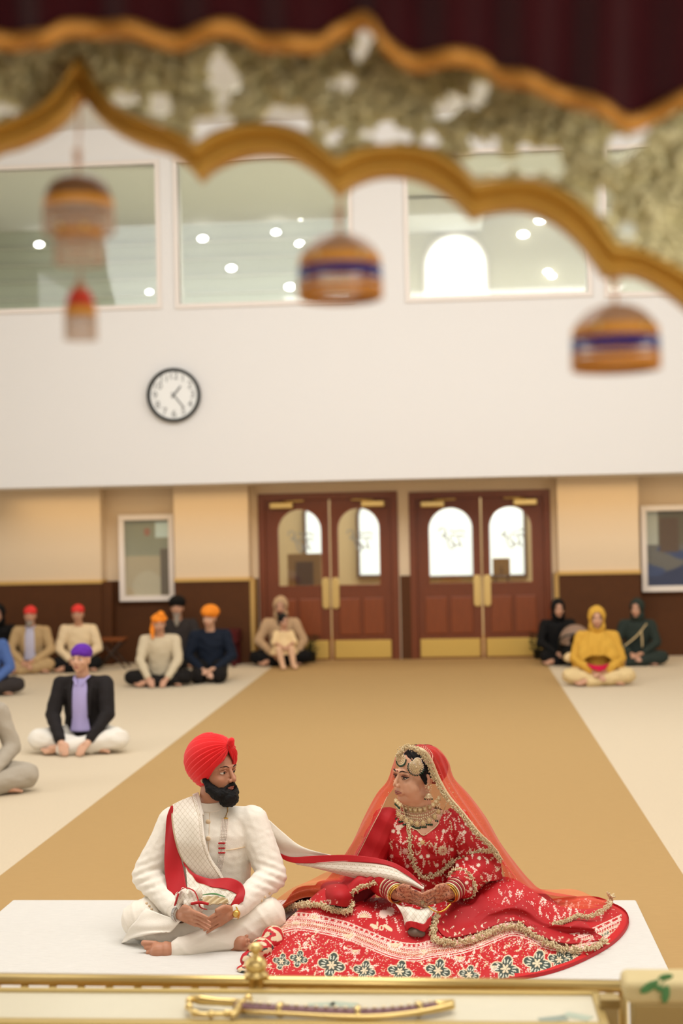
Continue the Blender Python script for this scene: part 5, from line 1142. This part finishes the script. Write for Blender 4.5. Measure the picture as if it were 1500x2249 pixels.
for gy_ in range(1775, 1960, 18):
    for gx_ in range(862, 1125, 16):
        x = gx_+rp.uniform(-4, 4); y = gy_+rp.uniform(-4, 4); k = rp.random()
        if (x-972)**2+(y-1868)**2 < 190: continue
        if k < .75: cb.sprig(*U(x, y), rp.choice([-1.57, -1.2, -1.9, 1.3, .6, 2.4]), rp.uniform(16, 26), rp.choice([PK, BE, (240, 226, 206)]), 4, .8, 5.0)
        else: cb.flower(*U(x, y), 9, (240, 226, 206), 8)
cb.ln([U(860, 1921), U(1000, 1919)], 2, (120, 70, 40))
tb_ = [loft(L_([(930, 1975, 6.33, .17, .14), (930, 1945, 6.33, .155, .13), (930, 1915, 6.32, .148, .125), (930, 1870, 6.31, .170, .140), (928, 1835, 6.31, .178, .132), (926, 1803, 6.31, .165, .098), (922, 1786, 6.31, .115, .085), (920, 1774, 6.31, .08, .075)])), ell(W(905, 1852, 6.22), (.066, .058, .06)), ell(W(955, 1852, 6.22), (.066, .058, .06))]
def bcol(P, N): px, py = proj(P); return cb.samp((px-bx_)*2, (py-by_)*2)
def necked(P):
    px, py = proj(P); yl = np.interp(px, [884, 892, 902, 916, 930, 948, 962, 972, 980], [1765, 1797, 1815, 1822, 1833, 1822, 1808, 1787, 1762]); return (py < yl) & (px > 884) & (px < 980) & (P[:, 1] < 6.33)
blouse = blob('blouse', tb_, 'attr_cloth', br, .0023, 4, lambda P, N: .003*sn(P, 18, 1), bcol, cut=necked)
nk = [(884, 1768), (892, 1797), (902, 1815), (916, 1822), (930, 1833), (948, 1822), (962, 1808), (972, 1785), (980, 1764)]
bb = bvh(blouse, bodyb)
poly('neckline_piping', [tube([hit(bb, x, y+1.5, .001) for x, y in nk], .0026, 6, 60)], 'gold_trim', br)
slv = {}
for x, q1 in ((-1, .25), (1, .22)):
    e = wrB[x].lerp(elB[x], q1+.12)
    slv[x] = blob('sleeve', chain([shB[x], elB[x], e], [.070, .070, .064 if x > 0 else .06])+[cap(W(926+x*45, 1806, 6.31), .055, shB[x], .062)], 'attr_cloth', br, .0025, 6, lambda P, N: .004*sn(P, 16, 3)+.003*np.sin(P[:, 2]*60+P[:, 0]*30), bcol if x > 0 else (lambda P, N: np.tile(np.array(lin((190, 6, 20))), (len(P), 1))))
bb = bvh(blouse, bodyb, *slv.values())
# hair with bun, face details
blob('hair', xf([ell((0, .030, .045), (.080, .094, .084)), ell((0, .100, .025), (.058, .05, .06)), cap((-.066, -.01, .03), .016, (-.076, .0, -.02), .009), cap((.066, -.01, .03), .016, (.076, .0, -.02), .009)], Mb), 'hair_black', br, .004, 2, lambda P, N: .0015*np.sin(P[:, 0]*300+P[:, 2]*250))
blob('bun_cover', xf([ell((0, .100, .028), (.068, .058, .070)), ell((0, .06, .062), (.072, .06, .066))], Mb), C('bun_red', (140, 12, 24), rough=.7), br, .004, 3)
face_parts(br, Mb, 'lip_bride', fem=True)
for s in (-1, 1):
    poly('eyelid', xf([tube([(s*.015, -.079, .001), (s*.030, -.0845, .0085), (s*.047, -.072, .003)], [.002, .0036, .0024], samples=12)], Mb), C('eyeshadow', (136, 84, 66)), br)
    poly('eyeliner', xf([tube([(s*.016, -.081, -.0005), (s*.030, -.0865, .0058), (s*.046, -.075, .001), (s*.054, -.067, .006)], [.0008, .0018, .002, .0008], samples=14), tube([(s*.018, -.080, -.004), (s*.031, -.084, -.0085), (s*.046, -.073, -.002)], .0009, samples=10)], Mb), 'hair_black', br)
poly('bindi', xf([ell((0, -.0925, .024), (.0035, .002, .004))], Mb), 'bindi', br)
# kundan jewellery built of set stones and beads
def fan(px, py, rx, ry, Y, name, par, rot=0, emer=True, t=bb, n0=8, half=False):
    k1, k2, k3 = [], [], []
    def at(a, f): x = math.cos(a)*rx*f; y = math.sin(a)*ry*f; return hit(t, px+x*math.cos(rot)-y*math.sin(rot), py+x*math.sin(rot)+y*math.cos(rot), .006, Y)
    k1.append(ell(at(0, 0)+Vector((0, .004, 0)), (rx*.0019, .004, ry*.0019)))
    rings = [(.28, n0-1, .0038), (.55, n0+6, .0038), (.80, n0+13, .0036)]
    k1.append(ell(at(0, 0), (.006, .004, .006), None, SPM))
    for f, n, r in rings:
        for k in range(n): k1.append(ell(at(2*math.pi*k/n, f), (r, r*.8, r), None, SPL))
    n = 24
    for k in range(n):
        a = 2*math.pi*k/n
        if math.sin(a) > -.1: k2.append(ell(at(a, 1.06), (.0036, .0036, .0046), None, SPL))
        k3.append(ell(at(a, .96), .0024, None, SPL))
    j = poly(name, k1, 'kundan', par); poly('pearl_rim', k3, 'pearl', j)
    if emer: poly('emerald_drops', k2, 'emerald', j)
    return j
hb = bvh(bodyb, *[o for o in br.children if o.name.startswith('hair')])
fan(881, 1668, 10, 14, 6.22, 'forehead_pendant', br, .1, t=hb)
poly('forehead_string', [ell(hit(hb, 886+i*2.0, 1655-i*1.9, .004, 6.24), .003, None, SPL) for i in range(7)], 'pink_pearl', br)
fan(914, 1685, 17, 17, 6.2, 'side_head_ornament', br, .4, t=hb)
fan(917, 1672, 9, 8, 6.2, 'side_ornament_top', br, 0, False, t=hb)
poly('head_pearl_strings', [ell(W(920+dx_+k*1.6+6*math.sin(k*.35), 1641+k*3.0, 6.185-.002*k), .0027, None, SPL) for dx_ in (0, 5, 10, 15) for k in range(12)], 'pink_pearl', br)
# earring
e0 = hit(bb, 942, 1724, .012, 6.22)
k1 = []
for a in range(12): k1.append(ell(hit(bb, 941+6*math.cos(a*.524), 1730+9*math.sin(a*.524), .012, 6.22), .003, None, SPL))
for yy, rr_, n in ((1745, 5, 8), (1749, 7, 10), (1752, 8.5, 12)):
    for a in range(n): k1.append(ell(W(941+rr_*math.cos(a*2*math.pi/n), yy+1.5*math.sin(a*2*math.pi/n), e0.y-.01*math.sin(a)), .003, None, SPL))
ear = poly('earring', k1+[lathe([(.003, .012), (.010, .006), (.0165, -.006), (.016, -.009), (.002, -.009)], W(941, 1748, e0.y)), ell(W(941, 1730, e0.y), (.006, .004, .009), None, SPM)], 'kundan', br)
poly('emerald_drops', [ell(W(941+9*math.cos(a*.6), 1755+1.5*math.sin(a*.6), e0.y), .0026, None, SPL) for a in range(11)], 'emerald', ear)
# necklace
nl = catmull([(868, 1759, 0), (880, 1770, 0), (900, 1778, 0), (925, 1779, 0), (950, 1770, 0), (966, 1752, 0)], 200)
nk1, nk2, nk3, nk4 = [], [], [], []
for i in np.linspace(4, 195, 13).astype(int):
    x, y = nl[i][:2]; c = hit(bb, x, y, .006); v, f = box((-.0085, -.003, -.0095), (.0085, .003, .0095)); nk1.append((np.array(v) @ np.array(eu(10, rp.uniform(-12, 12), 0)).T+np.array(c), f)); nk2.append(ell(c+Vector((0, -.004, 0)), (.005, .003, .005), None, SPM))
for r_, dy in ((0, -6), (0, 6)):
    for i in range(2, 198, 5): x, y = nl[i][:2]; nk2.append(ell(hit(bb, x, y+dy, .005), .0024, None, SPL))
for row, dy in enumerate((12, 19)):
    for i in range(6, 196, 7): x, y = nl[i][:2]; nk2.append(ell(hit(bb, x+1, y+dy+rp.uniform(-1, 1), .008), (.0042, .004, .0048), None, SPL))
for i in np.linspace(20, 185, 9).astype(int):
    x, y = nl[i][:2]; u_ = 1-abs(i-105)/120; c = hit(bb, x+2, y+22+8*u_, .009); nk1.append(ell(c, (.010, .004, .012), None, SPM)); nk3 += [ell(c+Vector((.012*math.cos(a), 0, .014*math.sin(a))), .0026, None, SPL) for a in np.linspace(0, 6.28, 11)]
    nk4 += [ell(c+Vector((dx_, -.001, -.018)), (.0042, .0042, .005), None, SPL) for dx_ in (-.012, -.004, .004, .012)]
for i in range(0, 40, 4): x, y = nl[i][:2]; nk4.append(ell(hit(bb, x, y+7, .009), (.0045, .0045, .005), None, SPL))
nc = poly('necklace', nk1, 'dull_kundan' if C('dull_kundan', (224, 200, 152), rough=.35, metal=.2) else '', br); poly('necklace_stones', nk2+nk3, 'kundan', nc); poly('dark_drops', nk4, 'emerald', nc)
# bangles and rings
for x in (-1, 1):
    d = (knB[x]-elB[x]).normalized(); d = (wrB[x]-elB[x]).normalized()
    for k, (m_, r_, t_) in enumerate([('gold', .037, .0028), ('gold', .039, .003), ('kundan', .041, .0036), ('bangle_red', .041, .005), ('kundan', .042, .0026), ('bangle_red', .0425, .005), ('kundan', .043, .0026), ('bangle_red', .0435, .005), ('kundan', .045, .0045)]):
        ring_at(wrB[x]+d*(.018-.0098*k), d, r_, t_, 'red_bangle' if 'red' in m_ else 'gold_bangle', m_, br)
    for p in ((900+x*10+25, 1990), (928, 1982)): poly('finger_ring', [ell(hit(bb, p[0], p[1], .004, 5.95), (.008, .005, .008), None, SPM)]+[ell(hit(bb, p[0]+5*math.cos(a), p[1]+5*math.sin(a), .003, 5.95), .0024, None, SPL) for a in range(6)], 'kundan', br)
poly('hand_chain', [tube([W(940, 1990, 5.93), W(952, 2000, 5.92), W(966, 2003, 5.93), W(985, 1993, 5.95)], .003, samples=20), tube([W(960, 2005, 5.95), W(975, 2000, 5.94), W(990, 1985, 5.96)], .004, samples=20)], 'gold', br)
# ------------------------------------------------------------------ bride: dupatta, trims, veil
def trim(name, pts, r, par, dens=3.2):
    P = catmull([tuple(p) for p in pts], 40); L = np.linalg.norm(np.diff(P, axis=0), axis=1).sum(); return poly(name, puff(pts, r, int(L/r*dens*4.5), .85, .34), 'gold_trim', par)
cdp = Canvas(1640, 440, (176, 4, 18))
for k in range(1000): cdp.sprig(rp.uniform(0, 1640), rp.uniform(0, 440), rp.uniform(-2.6, -.5), rp.uniform(7, 14), rp.choice([PK, BE, (240, 226, 206)]), 3, .8, 3.6)
def dup_col(u, v, P):
    px, py = proj(P); c = np.tile(np.array(lin((176, 4, 18))), (len(P), 1)); e = (v > .80) | ((px < 1002) & (py > 2000)); c[e] = cdp.samp((px[e]-560)*2, (py[e]-1900)*2); c[(~e) & (np.sin(px*.42)*np.sin(py*.45+px*.1) > .985)] = lin(PK); return c
def hrow(pts, off): return [tuple(onH(x, y, off)) for x, y in pts]
dpr = surf('dupatta', [[tuple(W(985, 1950, 6.14)), tuple(W(1030, 1955, 6.2)), tuple(W(1085, 1932, 6.34)), tuple(W(1135, 1930, 6.4)), tuple(W(1190, 1962, 6.45)), tuple(W(1260, 1990, 6.5))],
    hrow([(985, 1985), (1040, 1985), (1095, 1980), (1150, 1985), (1215, 2020), (1290, 2030)], .022),
    hrow([(975, 2010), (1020, 2025), (1075, 2012), (1140, 2010), (1200, 2040), (1310, 2048)], .018),
    hrow([(955, 2030), (985, 2058), (1045, 2048), (1090, 2030), (1140, 2024), (1180, 2050), (1250, 2072), (1335, 2062)], .014)],
    'attr_cloth', br, 260, 120, .004, lambda u, v, G: (.018*np.abs(np.sin(u*8+v*5))+.009*np.sin(u*21-v*7))*np.clip(1.2-v, .25, 1), dup_col)
trim('dupatta_trim', hrow([(962, 2010), (952, 2035), (955, 2062), (990, 2070), (1040, 2062), (1085, 2043), (1130, 2034), (1165, 2048), (1205, 2074), (1255, 2086), (1300, 2082), (1332, 2064)], .02), .019, br)
trim('dupatta_trim', hrow([(1210, 2032), (1245, 2022), (1268, 2012), (1300, 2012), (1335, 1990), (1340, 1978)], .02), .012, br)
surf('dupatta', [[tuple(W(800, 1900, 6.24)), tuple(W(770, 1915, 6.28)), tuple(W(720, 1935, 6.34)), tuple(W(660, 1952, 6.38)), tuple(W(618, 1985, 6.35))],
    hrow([(820, 1960), (780, 1960), (720, 1960), (665, 1972), (618, 1998)], .02), hrow([(830, 1975), (770, 1992), (715, 1985), (655, 1985), (608, 2008)], .014)],
    'attr_cloth', br, 160, 70, .004, lambda u, v, G: .008*np.sin(u*14+v*4), dup_col)
trim('dupatta_trim', hrow([(602, 2016), (630, 1996), (660, 1987), (700, 1988), (735, 1998), (762, 2004)], .02), .016, br)
trim('sleeve_trim', [W(762, 2006, 6.02), W(774, 1990, 6.05), W(768, 1970, 6.08), W(785, 1952, 6.08), W(812, 1942, 6.08), W(838, 1938, 6.08)], .016, br)
surf('sleeve_flare', [[W(768, 1890, 6.25), W(760, 1930, 6.2), W(740, 1960, 6.16), W(750, 1998, 6.06)], [W(810, 1890, 6.19), W(800, 1920, 6.13), W(790, 1935, 6.1), W(772, 1968, 6.08)], [W(848, 1900, 6.16), W(845, 1915, 6.13), W(842, 1925, 6.1), W(838, 1938, 6.09)]], 'red_cloth', br, 40, 40, .004, lambda u, v, G: .006*np.sin(v*16+u*3))
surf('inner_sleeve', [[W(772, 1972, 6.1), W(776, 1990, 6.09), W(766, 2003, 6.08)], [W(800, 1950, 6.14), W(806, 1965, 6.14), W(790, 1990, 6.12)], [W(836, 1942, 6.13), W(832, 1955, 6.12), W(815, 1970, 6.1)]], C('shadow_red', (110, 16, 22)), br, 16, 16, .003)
rc_ = wrB[1].lerp(elB[1], .34); dd_ = (wrB[1]-elB[1]).normalized(); xx_, yy_, _z = basis(dd_)
trim('sleeve_trim', [rc_+(xx_*math.cos(a)+yy_*math.sin(a))*.062 for a in np.linspace(0, 6.28, 20)], .014, br)
surf('sleeve_flare', [[hit(bb, 1000, 1890, .02), hit(bb, 1035, 1878, .02), W(1070, 1870, 6.17), W(1098, 1880, 6.2)], [W(1002, 1912, 6.14), W(1040, 1905, 6.12), W(1075, 1905, 6.13), W(1102, 1915, 6.2)], [W(1010, 1925, 6.11), W(1035, 1935, 6.09), W(1070, 1936, 6.12), W(1104, 1930, 6.2)]], 'attr_cloth', br, 100, 60, .004, lambda u, v, G: .003*np.sin(u*13), lambda u, v, P: bcol(P, P))
vt = [(885, 1752), (888, 1775), (896, 1810), (900, 1850), (905, 1885), (914, 1912), (935, 1928), (965, 1918), (985, 1900), (1010, 1886), (1045, 1872), (1075, 1862), (1092, 1870)]
trim('dupatta_trim', [hit(bb, x, y, .010) for x, y in vt[1:-2]]+[W(1075, 1868, 6.15), W(1092, 1878, 6.16)], .0135, br)
# veil
fr_r = [(896, 1641, 6.20), (922, 1650, 6.165), (940, 1674, 6.17), (955, 1708, 6.18), (978, 1748, 6.17), (1010, 1785, 6.15), (1045, 1828, 6.13), (1078, 1860, 6.14), (1100, 1892, 6.16), (1110, 1925, 6.17), (1120, 1950, 6.18)]
ml_r = [(908, 1638, 6.24), (950, 1648, 6.23), (968, 1676, 6.24), (985, 1715, 6.25), (1010, 1755, 6.24), (1042, 1798, 6.22), (1072, 1842, 6.22), (1100, 1885, 6.24), (1130, 1925, 6.26), (1150, 1950, 6.27), (1165, 1962, 6.28)]
bk_r = [(920, 1635, 6.3), (960, 1643, 6.32), (985, 1672, 6.36), (996, 1708, 6.38), (1030, 1748, 6.4), (1064, 1798, 6.42), (1090, 1850, 6.44), (1120, 1895, 6.46), (1150, 1935, 6.5), (1180, 1960, 6.55), (1260, 1975, 6.62)]
bk_c = [(918, 1634, 6.36), (940, 1640, 6.44), (945, 1670, 6.50), (945, 1710, 6.52), (940, 1750, 6.54), (940, 1800, 6.56), (940, 1850, 6.58), (940, 1900, 6.6), (940, 1950, 6.62), (940, 1990, 6.65), (940, 2010, 6.68)]
bk_l = [(900, 1636, 6.34), (880, 1650, 6.38), (868, 1680, 6.40), (855, 1715, 6.40), (832, 1745, 6.40), (806, 1795, 6.38), (786, 1840, 6.38), (765, 1880, 6.38), (745, 1915, 6.40), (720, 1945, 6.42), (690, 1960, 6.45)]
fr_l = [(893, 1640, 6.22), (874, 1654, 6.27), (868, 1690, 6.31), (866, 1724, 6.32), (850, 1750, 6.30), (836, 1780, 6.24), (815, 1820, 6.20), (800, 1850, 6.20), (782, 1885, 6.20), (765, 1920, 6.22), (745, 1950, 6.25)]
Wl = lambda l: [tuple(W(*p)) for p in l]
surf('veil', [Wl(fr_r), Wl(ml_r), Wl(bk_r), Wl(bk_c), Wl(bk_l), Wl(fr_l)], 'veil', br, 140, 160, 0, lambda u, v, G: .004*np.sin(v*60+u*6)*np.clip(u*2, .2, 1))
P = catmull(Wl(fr_r[:-1]), 200)
poly('veil_trim', puff([tuple(p) for p in catmull(Wl([(874, 1668, 6.21), (878, 1654, 6.2)]+fr_r[:-2]), 60)], .012, 2800, .85, .32), 'gold_trim', br)
surf('veil_border', [Wl([(x+5, y-1, z-.006) for x, y, z in fr_r[:9]]), Wl([(x+4+(9-i), y-3, z-.004) for i, (x, y, z) in enumerate(fr_r[:9])])], 'gold_trim', br, 120, 4, .002)
poly('veil_edge', [tube(Wl(fr_l[4:]), .0014, 6, 60)], 'gold_trim', br)
veil_pts = []
for k in range(150):
    a, b = rp.choice([(fr_r, ml_r), (ml_r, bk_r), (bk_l, fr_l)]); i = rp.uniform(2.5, 9.5); j = int(i); t = rp.random(); s = i-j
    pa = [a[j][q]*(1-s)+a[j+1][q]*s for q in range(3)]; pb_ = [b[j][q]*(1-s)+b[j+1][q]*s for q in range(3)]; veil_pts.append(ell(W(*[pa[q]*(1-t)+pb_[q]*t for q in range(3)]), (.0024, .0024, .0024), None, SPL))
poly('sequins', veil_pts, 'gold_trim', br)
surf('veil_spread', [[W(745, 1905, 6.3), W(700, 1925, 6.36), W(650, 1945, 6.4), W(606, 1980, 6.38)], [W(760, 1935, 6.24), W(710, 1945, 6.28), W(660, 1958, 6.32), W(610, 1990, 6.34)], [W(775, 1962, 6.2), W(715, 1968, 6.22), W(665, 1975, 6.26), W(615, 1998, 6.3)]], 'veil_orange', br, 60, 40, 0, lambda u, v, G: .006*np.sin(v*15+u*8))
surf('veil_spread', [[W(1150, 1945, 6.45), W(1200, 1954, 6.6), W(1270, 1958, 6.75), (WZ(1325, 1975, .05)), (WZ(1342, 1980, .04))], [W(1170, 1965, 6.42), W(1220, 1975, 6.5), (WZ(1280, 1985, .09)), (WZ(1318, 1995, .07)), (WZ(1340, 1992, .05))], [W(1190, 2000, 6.36), W(1225, 2015, 6.38), (WZ(1260, 2010, .1)), (WZ(1300, 2008, .08)), (WZ(1338, 1996, .06))]], 'veil_orange', br, 70, 50, 0, lambda u, v, G: .008*np.sin(v*19+u*11))
poly('corner_tassel', puff([tuple(WZ(1335, 1982, .06)), tuple(WZ(1345, 1970, .09)), tuple(WZ(1338, 1966, .10))], .014, 40, 1, .45), 'gold_trim', br)
# rolled hem corner by the groom's foot
blob('hem_corner', [ell(WZ(553, 2110, .05), (.05, .05, .035), eu(0, 20, 30)), ell(WZ(575, 2085, .06), (.05, .07, .05)), ell(WZ(540, 2128, .03), (.04, .03, .014)), ell(WZ(600, 2060, .08), (.05, .08, .05))], 'attr_cloth', br, .004, 4, lambda P, N: .005*sn(P, 40, 2), lambda P, N: np.where((sn(P, 90, 5) > .12)[:, None], np.array(lin(BE)), np.where((sn(P, 60, 1) > .35)[:, None], np.array(lin(GN)), np.array(lin((190, 14, 30))))))
